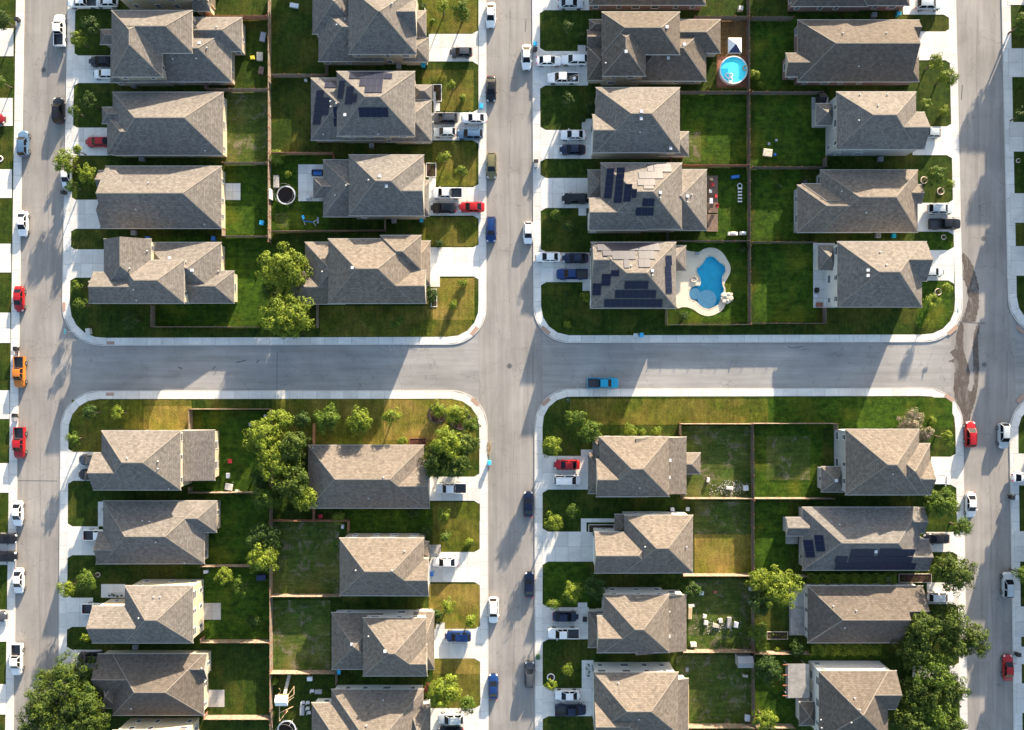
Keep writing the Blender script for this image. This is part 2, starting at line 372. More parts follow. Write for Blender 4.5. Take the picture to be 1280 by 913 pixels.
def rounded(corners, radii, n=10):
    out = []; N = len(corners)
    for i, (c, r) in enumerate(zip(corners, radii)):
        c = np.array(c, float)
        if r <= 0: out.append(tuple(c)); continue
        a = np.array(corners[i-1], float)-c; b = np.array(corners[(i+1)%N], float)-c
        a /= np.linalg.norm(a); b /= np.linalg.norm(b)
        ang = math.acos(np.clip(a@b,-1,1)); d = r/math.tan(ang/2); bis = (a+b)/np.linalg.norm(a+b); cen = c+bis*r/math.sin(ang/2)
        p = c+a*d; q = c+b*d; t0 = math.atan2(*(p-cen)[::-1]); t1 = math.atan2(*(q-cen)[::-1])
        dt = (t1-t0+math.pi)%(2*math.pi)-math.pi
        for k in range(n+1):
            t = t0+dt*k/n; out.append((cen[0]+r*math.cos(t), cen[1]+r*math.sin(t)))
    return out
def resample(path, step, closed=True):
    pts = [np.array(p) for p in path]
    if closed: pts.append(pts[0])
    out = [pts[0]]; carry = 0
    for a, b in zip(pts, pts[1:]):
        L = np.linalg.norm(b-a); 
        if L < 1e-9: continue
        d = step-carry
        while d <= L: out.append(a+(b-a)*d/L); d += step
        carry = L-(d-step)
    return out
def offset(path, d):       # inward offset for a counter-clockwise (world) loop
    N = len(path); out = []
    for i in range(N):
        p = np.array(path[i]); a = np.array(path[i-1]); b = np.array(path[(i+1)%N])
        n1 = p-a; n2 = b-p
        n1 = np.array([-n1[1], n1[0]])/max(1e-9,np.linalg.norm(n1)); n2 = np.array([-n2[1], n2[0]])/max(1e-9,np.linalg.norm(n2))
        n = n1+n2; n /= max(1e-9,np.linalg.norm(n)); k = 1/max(.5, float(n@n1)); out.append(tuple(p+n*d*k))
    return out
KZ = .12
def block(corners_px, radii_px, width_px, where, slab_px=17, clip=None, lawn='lawn', hole=None):
    cs = [tuple(P(a,b)[:2]) for a,b in corners_px]
    loop = rounded(cs, [r*S for r in radii_px])
    area = sum(loop[i][0]*loop[(i+1)%len(loop)][1]-loop[(i+1)%len(loop)][0]*loop[i][1] for i in range(len(loop)))
    if area < 0: loop = loop[::-1]
    inner = offset(loop, width_px*S); kin = offset(loop, .16)
    # kerb (a real step) and the bed under the slabs
    mb = MB(); N = len(loop)
    for i in range(N):
        j = (i+1)%N
        mb.face([(*loop[i],-.05),(*loop[j],-.05),(*loop[j],KZ+.012),(*loop[i],KZ+.012)])
        mb.face([(*loop[i],KZ+.012),(*loop[j],KZ+.012),(*kin[j],KZ+.012),(*kin[i],KZ+.012)])
    bed = MB()
    for i in range(N):
        j = (i+1)%N; bed.face([(*kin[i],KZ-.01),(*kin[j],KZ-.01),(*inner[j],KZ-.01),(*inner[i],KZ-.01)])
    walk = bed.build('sidewalk', M['joint']); walk['kind'] = 'structure'
    mb.build('kerb', M['kerb'], walk)
    # slabs, one by one, along the loop
    pts = resample(loop, slab_px*S); n = len(pts)
    closed = [np.array(p) for p in loop]
    def nrm(i):
        a = pts[i-1] if i else pts[-1]; b = pts[(i+1)%n]; t = b-a; t /= np.linalg.norm(t); return np.array([-t[1],t[0]])
    nn = [nrm(i) for i in range(n)]
    for i in range(n):
        j = (i+1)%n; a, b = pts[i], pts[j]
        L = np.linalg.norm(b-a)
        if L < .5 or L > slab_px*S*1.6: continue
        c = (a+b)/2
        if abs(c[0]) > 104 or abs(c[1]) > 76: continue
        t = (b-a)/L; g = .022
        o0, o1 = .17, width_px*S-.005
        q = [a+t*g+nn[i]*o0, b-t*g+nn[j]*o0, b-t*g+nn[j]*o1, a+t*g+nn[i]*o1]
        dz = rng.uniform(-.003,.003); s = MB(); zt = KZ+.016+dz
        s.hexa([(*p,KZ-.02) for p in q]+[(*p,zt) for p in q]); s.build('slab', M['concrete'], walk)
    ln = sheet('lawn', [inner]+([hole] if hole else []), KZ, M[lawn], kind='structure')
    return walk
block([(88,YT),(608,YT),(608,431),(77,432.5)], [0,0,46,50], 9.8, 'A')
block([(664.5,YT),(1191,YT),(1204,427.8),(667,429)], [0,0,47,45], 9.5, 'B', hole=POOL)
block([(76,488.5),(609.5,488),(611.5,YB),(71.5,YB)], [48,46,0,0], 10.5, 'C')
block([(668,486),(1203,485),(1212,YB),(668.5,YB)], [45,46,0,0], 10, 'D')
block([(-400,YT),(33,YT),(14.5,YB),(-400,YB)], [0,0,0,0], 10, 'E')
block([(1248,YT),(1700,YT),(1700,418),(1260.5,418)], [0,0,0,46], 11, 'F')
block([(1260.5,492),(1700,492),(1700,YB),(1269,YB)], [46,0,0,0], 11, 'G')
# yards of differing grass
LZ = KZ+.004
YARDS = [('lawn',283,22,334,109),('patchy',283,113,334,203),('lush',282,206,334,294),('lush',192,297,336,408),
 ('lawn',340,-20,392,90),('lawn',340,97,390,189),('lush',340,193,410,288),('olive',400,383,590,421),('dry',541,348,593,400),('olive',528,88,592,139),('olive',541,178,595,233),('olive',528,272,597,308),('olive',528,0,596,42),
 ('soil',895,25,934,111),('lush',852,118,934,205),('patchy',852,165,876,203),('lush',884,213,935,299),('lush',852,304,939,402),('lush',943,24,1030,112),('lush',943,118,1035,205),('lush',943,211,1000,299),('lush',943,305,1020,402),
 ('lush',1150,286,1190,313),('lush',1145,352,1188,410),('lawn',1148,78,1187,158),
 ('olive',90,500,240,565),('dry',180,508,240,540),('lush',240,514,336,616),('lawn',85,601,123,658),('lush',256,620,336,707),('lush',256,710,336,800),('lawn',258,806,336,898),('lawn',86,695,140,745),  # the dry sheet paints a patch of sunlight into the corner lawn
 ('olive',340,499,595,556),('dry',480,500,580,550),('lush',430,628,598,664),('patchy',340,650,424,746),('patchy',340,750,413,840),('lawn',338,846,395,1000),('dry',536,730,600,786),('olive',541,628,600,692),('dry',541,823,600,842),('olive',541,842,600,885),  # first dry sheet here lays sunlit yellow into the grass colour
 ('olive',712,499,1000,531),('lush',960,497,1190,535),('patchy',852,533,940,622),('lush',944,533,1028,622),('patchy',958,545,1012,600),('dry',868,668,940,717),('patchy',868,627,940,668),('lush',944,627,985,712),('patchy',860,724,940,815),('patchy',845,819,942,909),('lush',944,819,990,909),
 ('lush',1000,805,1110,823),('lawn',680,612,770,664),('lush',680,700,735,757)]
for i, (m, a, b, c, d) in enumerate(YARDS):
    sheet('lawn', [rect(a,b,c,d)] + ([POOL] if (a,b)==(852,304) else []), LZ+.00035*i, M[m], kind='structure')
# driveways and garden walks: slabs on a bed
def drive(x0, y0, x1, y1, mat='concrete', step=17, name='driveway', z=KZ+.034, flare=0):
    a = P(x0,y1); b = P(x1,y0)
    bed = MB(); bed.box(a.x, a.y, z-.03, b.x, b.y, z-.004); o = bed.build(name, M['joint']); o['kind'] = 'structure'
    nx = max(1, round((x1-x0)/step)); ny = max(1, round((y1-y0)/step)); w = (b.x-a.x)/nx; h = (b.y-a.y)/ny
    for i in range(nx):
        for j in range(ny):
            s = MB(); X = a.x+i*w; Y = a.y+j*h; dz = rng.uniform(-.003,.003)
            s.box(X+.018, Y+.018, z-.025, X+w-.018, Y+h-.018, z+.008+dz); s.build('slab', M[mat], o)
    if flare:
        for sgn, yy in ((1,y0),(-1,y1)):
            xs = x0 if flare < 0 else x1; dx = 7 if flare < 0 else -7
            tri = [P(xs,yy)[:2], P(xs+dx,yy)[:2], P(xs,yy-sgn*4)[:2]]
            pr = prism('apron', tri if (sgn*dx) < 0 else tri[::-1], z-.02, z+.006, M[mat], o)
    return o
D_ = drive
for (x0,y0,x1,y1) in [(92,-14,146,12),(91.5,70,141,104.5),(90,160,136,195),(88,250,126,286.5),(87.5,312,131,347.5)]: D_(x0,y0,x1,y1,flare=-1)
for (x0,y0,x1,y1) in [(536,43,597.5,77.5),(537,141,598,176),(536,234.5,598.5,270),(537,309.5,599,346)]: D_(x0,y0,x1,y1,flare=1)
for (x0,y0,x1,y1) in [(674,-20,737,13.5),(674.5,64.5,735,107.5),(675,163,741,199),(675.5,223,736,260.5),(676,316,741,353)]: D_(x0,y0,x1,y1,flare=-1)
for (x0,y0,x1,y1) in [(1128,-20,1186,19),(1146,40,1188,76),(1140,158.5,1190,194.5),(1146,254,1191.5,290),(1158,313,1192,351)]: D_(x0,y0,x1,y1,flare=1)
for (x0,y0,x1,y1) in [(85,565,117,601),(84,658,124,694),(83.5,747,117,783.5),(83.5,812,128,843)]: D_(x0,y0,x1,y1,flare=-1)
for (x0,y0,x1,y1) in [(537,596,599.5,626),(537,690,600,727.5),(542,786,600.5,823),(536,885,601,926)]: D_(x0,y0,x1,y1,flare=1)
for (x0,y0,x1,y1) in [(678,570,736,612),(678,664.5,742,702),(678,759,736,799),(678,860,740,895)]: D_(x0,y0,x1,y1,flare=-1)
for (x0,y0,x1,y1) in [(1163,571,1195,606),(1157,665,1197,690),(1158,728,1198,755),(1140,832,1199,852)]: D_(x0,y0,x1,y1,flare=1)
for (y0,y1) in [(-40,-2),(36,71),(123,158),(212,248),(305,341),(391,429),(488,524),(579,616),(666,706),(762,802),(855,893)]: D_(-70,y0,{1:18}.get(1)-y0*.011,y1)
for (y0,y1) in [(-30,7),(61,97),(153,190),(242,279),(308,345),(567,607),(664,702),(758,796),(808,830),(854,891)]: D_(1259+y0*.013,y0,1330,y1)
for (x0,y0,x1,y1) in [(542,115,545,165),(542,129,550,139.5),(536,222,545,234.5),(538,346,550,359),(722,57,732,65),(727,149,740,163),(723,260.5,733,270),(728,353,739,364),
   (123,627,138,658),(127,730,157,747),(537,681,551,690),(545,778,556,786),(726,562,742,570),(726,648,768,653),(726,653,733,665),(722,753,734,759),(727,825,742,860),(536,340,540,346)]:
    D_(x0,y0,x1,y1,'concrete',13,'garden_path',z=KZ+.045)
for (x0,y0,x1,y1,m) in [(281,229.5,301,250.5,'concrete'),(255,753.5,276.5,774.5,'concrete_old'),(260,862,281,883.5,'concrete_old'),(373,206,407,252,'concrete'),(1016,304,1043,385,'concrete'),(986,734,1009,794,'concrete_old'),(1014,122,1035,159,'concrete_old'),(274,535,275,536,'concrete')]:
    if x1-x0 > 3: D_(x0,y0,x1,y1,m,11,'patio',z=KZ+.045)
# kerb ramp pads, tar lines, wet stains
def ground_quad(name, pts, z, mat): 
    o = sheet(name, [pts], z, M[mat]); o['kind'] = 'structure'; return o
def pad(x, y, w, h, a): 
    c = P(x,y); ca, sa = math.cos(R(a)), math.sin(R(a)); hw, hh = w*S/2, h*S/2
    pts = [(c.x+ca*u*hw-sa*v*hh, c.y+sa*u*hw+ca*v*hh) for u,v in ((-1,-1),(1,-1),(1,1),(-1,1))]
    ground_quad('tactile_paving', pts, KZ+.03, 'tactile')
for t,zx,zy,w,h,a in [(5,522,862,10,4,0),(5,303,692,4,11,0),(6,1028,806,12,5,52),(7,158,803,13,5,-42),(9,520,199,10,4,0),(10,1031,236,12,5,-42),(11,160,235,12,5,42),(12,926,216,13,5,-35),(12,1262,220,11,5,42),(8,942,802,15,5,42),(8,1262,802,12,4,-42)]:
    x, y = px(t,zx,zy); pad(x,y,w,h,a)
M['wet'] = simple('damp_asphalt', (.105,.085,.073), .6, spec=.2, var=.18, scale=1.2)
M['tar'] = simple('tar_seal', (.10,.095,.095), .6)
def _wet():
    nt = M['wet'].node_tree; b = nt.nodes['Principled BSDF']; b.inputs['Roughness'].default_value = .6
    a = ramp(nt, noise(nt, pos(nt,(1,.35,1)), 1.1, 5, .7, .6), [(.36, G3(.25)), (.56, G3(.88))]); nt.links.new(a, b.inputs['Alpha'])
_wet()
def zs(pts): return [P(1140+a/4.15, 300+b/4.15)[:2] for a,b in pts]
def rough_loop(pts, amp=.12):
    q = smooth_loop(pts, 7); return [(a+rng.uniform(-amp,amp), b+rng.uniform(-amp,amp)) for a,b in q]
ground_quad('wet_stain', rough_loop(zs([(262,66),(285,85),(312,125),(332,180),(343,240),(348,300),(345,350),(335,395),(330,420),(300,428),(262,428),(264,395),(282,350),(290,290),(278,230),(262,190),(266,130),(258,100)])), .006, 'wet')
ground_quad('wet_stain', rough_loop(zs([(245,438),(268,440),(266,520),(275,600),(297,670),(300,720),(288,770),(308,785),(322,740),(318,660),(314,560),(320,500),(334,440),(348,440),(342,520),(344,600),(347,700),(338,780),(320,860),(300,925),(292,1010),(272,1030),(262,960),(240,880),(222,820),(216,760),(222,700),(220,640),(190,632),(218,610),(196,585),(222,560),(228,500)])), .006, 'wet')
def tarline(pts, w=.10, z=.007):
    mb = MB()
    for a, b in zip(pts, pts[1:]):
        a = Vector((*a,z)); b = Vector((*b,z)); d = (b-a).normalized(); n = Vector((-d.y,d.x,0))*w/2
        mb.face([a-n,b-n,b+n,a+n])
    o = mb.build('tar_seam', M['tar']); o['kind'] = 'structure'
tarline(zs([(240,425),(300,430),(380,433)]), .22)
for t, pts, w in [(9,[(75,606),(270,608)],.14),(10,[(100,0),(98,178)],.10),(11,[(97,0),(100,170)],.08),(12,[(1200,0),(1200,220)],.10),(8,[(1200,560),(1203,690),(1260,800)],.08),
    (9,[(840,70),(858,82)],.25),(9,[(1112,50),(1158,40)],.2),(9,[(1205,52),(1220,40)],.2),(9,[(1000,82),(1015,68)],.2),(8,[(168,878),(190,886),(240,878)],.15),(4,[(990,400),(985,470)],.22),(3,[(66,95),(62,150)],.2)]:
    tarline([W(t,a,b)[:2] for a,b in pts], w)
for (x,ya,yb,amp) in [(58,20,400,1.2),(52,560,900,1.0),(637,10,380,1.0),(642,540,900,1.0),(1226,20,300,1.2),(1236,560,900,1.0)]:
    tarline([P(x+math.sin(y*.05)*amp+rng.uniform(-.4,.4)-(y-456)*.008*(1 if x<100 else 0)+((y-456)*.013 if x>1200 else 0), y)[:2] for y in range(ya,yb,9)], .045)
def manhole(t,zx,zy,r=.42,label=''):
    p = W(t,zx,zy); o = empty('manhole_cover', (p.x,p.y,0)); tag(o,label,'manhole cover','round manhole covers in the streets')
    mb = MB(); mb.tube((0,0,-.02),(0,0,.014),r+.12,n=20); mb.build('rim', M['joint'], o)
    mb = MB(); mb.tube((0,0,-.01),(0,0,.022),r,n=20)
    for k in range(-2,3): mb.box(-r*.7, k*.14-.02, .02, r*.7, k*.14+.02, .028)
    mb.build('lid', M['tar'], o)
manhole(1,205,330,label='dark round manhole cover in the left street near its top end')
manhole(8,1090,370,label='rusty round manhole cover in the right street above the wet stain')
manhole(10,1193,66,label='round manhole cover in the crossing of middle and cross streets')
manhole(12,1093,60,label='round manhole cover beside wet stain, crossing at the right street')
# pool: deck, basin, water
deck = sheet('pool_deck', [DECK, POOL], KZ+.06, M['deck_cream'])
pool = empty('swimming_pool', P(886,352)); tag(pool, 'kidney-shaped in-ground swimming pool with pale round ledge in cream deck', 'pool')
o0 = pool.location
def loc(pts): return [(p[0]-o0.x, p[1]-o0.y) for p in pts]
PL = loc(POOL)
mb = MB(); N = len(PL); lo = offset(PL if sum(PL[i][0]*PL[(i+1)%N][1]-PL[(i+1)%N][0]*PL[i][1] for i in range(N))>0 else PL[::-1], 0)
for i in range(N):
    a = PL[i]; b = PL[(i+1)%N]; mb.face([(*a,-1.05),(*b,-1.05),(*b,KZ+.05),(*a,KZ+.06)])
mb.build('pool_wall', M['plaster'], pool)
f = sheet('pool_floor', [PL], -1.05, M['plaster'], pool)
c = zp([(215,590)])[0]; c = (c[0]-o0.x, c[1]-o0.y)
mb = MB(); mb.tube((c[0],c[1],-1.0),(c[0],c[1],.04),1.08,n=28); mb.build('tanning_ledge', M['plaster_pale'], pool)
c2 = zp([(335,640)])[0]; c2 = (c2[0]-o0.x, c2[1]-o0.y)
mb = MB(); mb.tube((c2[0],c2[1],-1.0),(c2[0],c2[1],-.15),1.75,n=28); mb.build('shallow_step', M['plaster_pale'], pool)
sheet('water', [PL], KZ-.03, M['water'], pool)
# coping ring
mb = MB()
area = sum(PL[i][0]*PL[(i+1)%N][1]-PL[(i+1)%N][0]*PL[i][1] for i in range(N))
outl = offset(PL, -.28 if area > 0 else .28)
for i in range(N):
    j=(i+1)%N; mb.face([(*PL[i],KZ+.075),(*PL[j],KZ+.075),(*outl[j],KZ+.075),(*outl[i],KZ+.075)])
    mb.face([(*PL[i],KZ-.02),(*PL[j],KZ-.02),(*PL[j],KZ+.075),(*PL[i],KZ+.075)])
mb.build('coping', M['stone'], pool)
deck['kind'] = 'structure'
rk = empty('rock_waterfall', P(840+520/7.608, 290+625/7.608)); tag(rk, 'pale boulder waterfall at the right edge of the kidney-shaped pool', 'rocks')
def boulder(r, seed, sq=.6):
    rr = random.Random(seed); bm = bmesh.new(); bmesh.ops.create_icosphere(bm, subdivisions=2, radius=r)
    for v in bm.verts: v.co *= rr.uniform(.82,1.12); v.co.z *= sq
    me = bpy.data.meshes.new('rock'); bm.to_mesh(me); bm.free(); me.materials.append(M['stone']); return me
for k,(a,b,r) in enumerate([(-.55,.3,.6),(.25,.45,.55),(.6,-.2,.6),(.1,-.7,.6),(-.6,-.75,.5),(-.9,-.2,.4),(.0,-.1,.5),(.75,.55,.35)]):
    put('rock', boulder(r,k), rk, (a,b,.3))
spa = empty('rock_planter', P(840+205/7.608, 290+452/7.608)); tag(spa, 'small round raised stone fire ring on the cream pool deck', 'fire ring')
mb = MB(); mb.ring((0,0,.3),.55,.13,n=20); mb.tube((0,0,.1),(0,0,.3),.66,n=20); mb.build('stone_ring', M['stone'], spa)
mb = MB(); mb.tube((0,0,.28),(0,0,.33),.42,n=16); mb.build('ash_bed', M['wood_grey'], spa)
# ------------------------------------------------------------------ houses
TP = math.tan(R(30)); OH = .38
class Vol:
    def __init__(s, t, x0,y0,x1,y1, st, axis, ends, i):
        s.ze = ({1:2.9,2:5.6}.get(st, st)) - .035*i
        a = W(t,x0,y1,s.ze); b = W(t,x1,y0,s.ze); s.x0,s.y0,s.x1,s.y1 = a.x+.012*i,a.y+.012*i,b.x-.012*i,b.y-.012*i
        s.axis = axis; s.ends = ends; s.tp = TP*(1 if st != 1 else .97)
        s.half = (s.y1-s.y0)/2 if axis == 'x' else (s.x1-s.x0)/2
        L = (s.x1-s.x0) if axis == 'x' else (s.y1-s.y0)
        nh = sum(e == 'h' for e in ends)
        s.rh = s.half if L > s.half*nh or nh == 0 else (L/nh)
        s.shed = ends == 's'
    def terms(s, x, y):
        if s.shed: return [(s.ze+.20*(s.x1-x), (-.20, 0))]
        tp = s.tp; r = []
        d = {'W':(x-s.x0,(tp,0)),'E':(s.x1-x,(-tp,0)),'S':(y-s.y0,(0,tp)),'N':(s.y1-y,(0,-tp))}
        use = (['S','N']+(['W'] if s.ends[0]=='h' else [])+(['E'] if s.ends[1]=='h' else [])) if s.axis=='x' else (['W','E']+(['N'] if s.ends[0]=='h' else [])+(['S'] if s.ends[1]=='h' else []))
        return [(s.ze+tp*d[k][0], d[k][1]) for k in use]
    def at(s, x, y):
        if not (s.x0<=x<=s.x1 and s.y0<=y<=s.y1): return None
        return min(s.terms(x,y), key=lambda q:q[0])
    def roof(s, parent, mats, others=(), ridge=True):
        mb = MB(); z = s.ze; ft = .17; x0,y0,x1,y1 = s.x0,s.y0,s.x1,s.y1
        def slope(pts, u, v):          # u: along the eave, v: up the slope
            o = Vector(pts[0]); mb.face(pts, 0, [((Vector(p)-o).dot(Vector(u))+rng_uv, (Vector(p)-o).dot(Vector(v).normalized())) for p in pts])
        rng_uv = rng.uniform(0,50); caps = []
        if s.shed:
            zw = z+.20*(x1-x0); pts = [(x1,y0,z),(x1,y1,z),(x0,y1,zw),(x0,y0,zw)]
            slope(pts, (0,1,0), (-1,0,.2)); mb.face([(x0,y0,zw),(x0,y1,zw),(x0,y1,z-ft),(x0,y0,z-ft)],1)
            mb.face([(x0,y0,zw),(x0,y0,z-ft),(x1,y0,z-ft),(x1,y0,z)],1); mb.face([(x0,y1,zw),(x1,y1,z),(x1,y1,z-ft),(x0,y1,z-ft)],1)
            mb.face([(x1,y0,z),(x1,y0,z-ft),(x1,y1,z-ft),(x1,y1,z)],1)
        else:
            tp = s.tp
            if s.axis == 'x':
                T = lambda x,y,zz: (x,y,zz); a0,a1,b0,b1 = x0,x1,y0,y1; e0,e1 = s.ends[0],s.ends[1]
            else:                      # along y, start = north (image top)
                T = lambda x,y,zz: (y,-x,zz); a0,a1,b0,b1 = -y1,-y0,x0,x1; e0,e1 = s.ends[0],s.ends[1]
            hh = s.half; bm_ = (b0+b1)/2; zr = z+tp*s.rh if s.rh < hh else z+tp*hh
            r0 = a0+(s.rh if e0=='h' else 0); r1 = a1-(s.rh if e1=='h' else 0)
            if s.rh < hh: r0 = r1 = (a0+a1)/2 if e0==e1 else (a1 if e1=='g' else a0); zr = z+tp*hh
            A,B,C,D = T(a0,b0,z),T(a1,b0,z),T(a1,b1,z),T(a0,b1,z); E,F = T(r0,bm_,zr),T(r1,bm_,zr)
            def dirv(p,q): return (Vector(q)-Vector(p)).normalized()
            def S4(pts):
                u = dirv(pts[0],pts[1]); n = (Vector(pts[1])-Vector(pts[0])).cross(Vector(pts[2])-Vector(pts[0])).normalized(); slope(pts, u, n.cross(u))
            if abs(r1-r0) < 1e-4: S4([A,B,E]); S4([C,D,E])
            else: S4([A,B,F,E]); S4([C,D,E,F]); caps.append((E,F))
            if e1=='h': S4([B,C,F]); caps += [(B,F),(C,F)]
            else: mb.face([T(a1,b0,z-ft),T(a1,b1,z-ft),C,F,B],1)
            if e0=='h': S4([D,A,E]); caps += [(A,E),(D,E)]
            else: mb.face([T(a0,b1,z-ft),T(a0,b0,z-ft),A,E,D],1)
            lo = [T(a0,b0,z-ft),T(a1,b0,z-ft),T(a1,b1,z-ft),T(a0,b1,z-ft)]
            mb.face([lo[0],lo[1],B,A],1); mb.face([lo[2],lo[3],D,C],1)
            if e1=='h': mb.face([lo[1],lo[2],C,B],1)
            if e0=='h': mb.face([lo[3],lo[0],A,D],1)
        mb.face([(x0,y0,z-ft),(x0,y1,z-ft),(x1,y1,z-ft),(x1,y0,z-ft)],1)
        mb.fix = False
        o = mb.build('roof', mats, parent)
        if caps and ridge:
            cb = MB()
            for a,b in caps:
                a = Vector(a); b = Vector(b); n = max(1,int((b-a).length/.35)); run = None; off = Vector((0,0,.010))
                for i in range(n+1):
                    ok = False
                    if i < n:
                        p = a.lerp(b,(i+.5)/n); ok = True
                        for u in others:
                            if u is s: continue
                            q = u.at(p.x,p.y)
                            if q and q[0] > p.z-.03+(0 if others.index(u) < others.index(s) else .02): ok = False; break
                    if ok and run is None: run = i
                    if not ok and run is not None:
                        cb = MB(); cb.bar(a.lerp(b,run/n)+off, a.lerp(b,i/n)+off, .16, .045); cb.build('ridge_cap', M['cap'], o); run = None
        # gutter along the eaves
        g = MB()
        g.box(x0-.10,y0-.10,z-.13,x1+.10,y0-.004,z-.015); g.build('gutter', M['fascia'], o); g = MB(); g.box(x0-.10,y1+.004,z-.13,x1+.10,y1+.10,z-.015)
        g.build('gutter', M['fascia'], o)
        return o
    def wall(s, parent, mat):
        x0,y0,x1,y1 = s.x0+OH,s.y0+OH,s.x1-OH,s.y1-OH; mb = MB()
        zt = s.ze-.10; mb.box(x0,y0,-.05,x1,y1,zt)
        if not s.shed:
            if s.axis=='x':
                ym=(y0+y1)/2; zr=s.ze+s.tp*(y1-y0)/2
                for e,x,w in ((s.ends[0],x0,.14),(s.ends[1],x1-.14,.14)):
                    if e=='g': mb.face([(x,y0,zt),(x,y1,zt),(x,ym,zr)]); mb.face([(x+w,y0,zt),(x+w,ym,zr),(x+w,y1,zt)])
            else:
                xm=(x0+x1)/2; zr=s.ze+s.tp*(x1-x0)/2
                for e,y,w in ((s.ends[0],y1-.14,.14),(s.ends[1],y0,.14)):
                    if e=='g': mb.face([(x0,y,zt),(x1,y,zt),(xm,y,zr)]); mb.face([(x0,y+w,zt),(xm,y+w,zr),(x1,y+w,zt)])
        return mb.build('wall', mat, parent)
_wcache = {}
def window(parent, x, y, z, facing, w=1.0, h=1.25):
    k = (round(w,2), round(h,2))
    if k not in _wcache:
        mb = MB(); t=.07
        mb.box(-w/2,-.05,-h/2,-w/2+t,.05,h/2); mb.box(w/2-t,-.05,-h/2,w/2,.05,h/2)
        mb.box(-w/2+t,-.05,h/2-t,w/2-t,.05,h/2); mb.box(-w/2+t,-.05,-h/2,w/2-t,.07,-h/2+t); mb.box(-w/2+t,-.03,-.025,w/2-t,.045,.025)
        pn = MB(); pn.box(-w/2+t,-.01,-h/2+t,w/2-t,.02,-.025); pn.box(-w/2+t,-.01,.025,w/2-t,.02,h/2-t)
        _wcache[k] = (mb.mesh('window', M['white']), pn.mesh('pane', M['glass']))
    a, b = _wcache[k]; o = put('window', a, parent, (x,y,z)); o.rotation_euler = (0,0,{'N':0,'W':math.pi/2,'S':math.pi,'E':-math.pi/2}[facing])
    p = put('pane', b, o); return o
HOUSES = {}; M['steel_dull'] = simple('dull_galvanised', (.36,.37,.38), .6)
def house(key, t, vols, wall='beige', roof='roofA', label='', side=None, vents=(), panels=(), wins='NSEW', group=None, vt=None):
    hz = [Vol(t, *v, i) for i, v in enumerate(vols)]
    cx = (hz[0].x0+hz[0].x1)/2; cy = (hz[0].y0+hz[0].y1)/2
    h = empty('house', (cx,cy,0)); tag(h, label, 'house', group or 'detached houses of the subdivision'); HOUSES[key] = (h, hz)
    hold = empty('tmp')    # build in world space, then shift
    parts = []
    def at(x,y):
        best = None
        for v in hz:
            q = v.at(x,y)
            if q and (best is None or q[0] > best[0]): best = q
        return best
    for v in hz:
        v.wall(h, M[wall]); v.roof(h, [M[roof], M['fascia']], hz)
    # windows on every outer wall that no other volume covers
    n = 0
    for vi, v in enumerate(hz):
        if (v.x1-v.x0) < 4 or (v.y1-v.y0) < 4: continue
        floors = [1.5] if v.ze < 5 else [1.5, 4.2]
        for f in wins:
            a0, a1 = (v.x0,v.x1) if f in 'NS' else (v.y0,v.y1)
            c = {'N':v.y1-OH,'S':v.y0+OH,'E':v.x1-OH,'W':v.x0+OH}[f]
            m = max(1,int((a1-a0)/3.4))
            for k in range(m):
                p = a0+(k+.5+rng.uniform(-.18,.18))*(a1-a0)/m
                for zf in floors:
                    if n > 26: continue
                    if f == side and zf < 2: continue
                    x,y = (p,c) if f in 'NS' else (c,p)
                    ox,oy = {'N':(0,.35),'S':(0,-.35),'E':(.35,0),'W':(-.35,0)}[f]
                    if any(u is not v and u.x0-.3<x+ox<u.x1+.3 and u.y0-.3<y+oy<u.y1+.3 and u.ze+.2>zf for u in hz): continue
                    n += 1; e=.02; window(h, x+(e if f=='E' else -e if f=='W' else 0), y+(e if f=='N' else -e if f=='S' else 0), zf, f, rng.choice((.9,1.0,1.5)), 1.25)
    # garage and front door on the street side
    if side:
        cand = [v for v in hz if (v.y1-v.y0) > 4.5]
        v = (min(cand, key=lambda v:v.x0) if side=='W' else max(cand, key=lambda v:v.x1)); sg = -1 if side=='W' else 1
        x = v.x0+OH if side=='W' else v.x1-OH; y = v.y0+OH+2.9
        g = MB()
        for k in range(4): g.box(x+sg*.02-.03, y-2.35, .02+k*.54, x+sg*.02+.03, y+2.35, .02+k*.54+.51)
        g.build('garage_door', M['white'], h)
        d = MB(); yy = v.y1-OH-.9; d.box(x+sg*.02-.03, yy-.48, .02, x+sg*.02+.03, yy+.48, 2.1); dd = d.build('front_door', M['chrome'], h)
        k = MB(); k.box(x+sg*.08-.04, yy+.34, 1.0, x+sg*.08+.04, yy+.40, 1.12); k.build('handle', M['steel'], dd)
    def onroof(tx, zx, zy):
        z = 5.0
        for _ in range(12):
            p = W(tx,zx,zy,z); q = at(p.x,p.y)
            if q is None: return None
            z = .5*z+.5*q[0]
        p = W(tx,zx,zy,z); q = at(p.x,p.y)
        return (p.x,p.y,q[0],q[1]) if q else None
    for vv in vents:
        q = onroof(vt or t, vv[0], vv[1])
        if q:
            mb = MB(); s_ = vv[2] if len(vv) > 2 else 1
            if s_ == 2: mb.box(q[0]-.2,q[1]-.2,q[2]-.3,q[0]+.2,q[1]+.2,q[2]+.24); mb.box(q[0]-.26,q[1]-.26,q[2]+.24,q[0]+.26,q[1]+.26,q[2]+.30)
            else: mb.tube((q[0],q[1],q[2]-.1),(q[0],q[1],q[2]+.25),.08,.08,n=8); mb.tube((q[0],q[1],q[2]+.25),(q[0],q[1],q[2]+.34),.17,.08,n=10)
            mb.build('roof_vent', M['lightgrey' if s_==2 else 'steel_dull'], h)
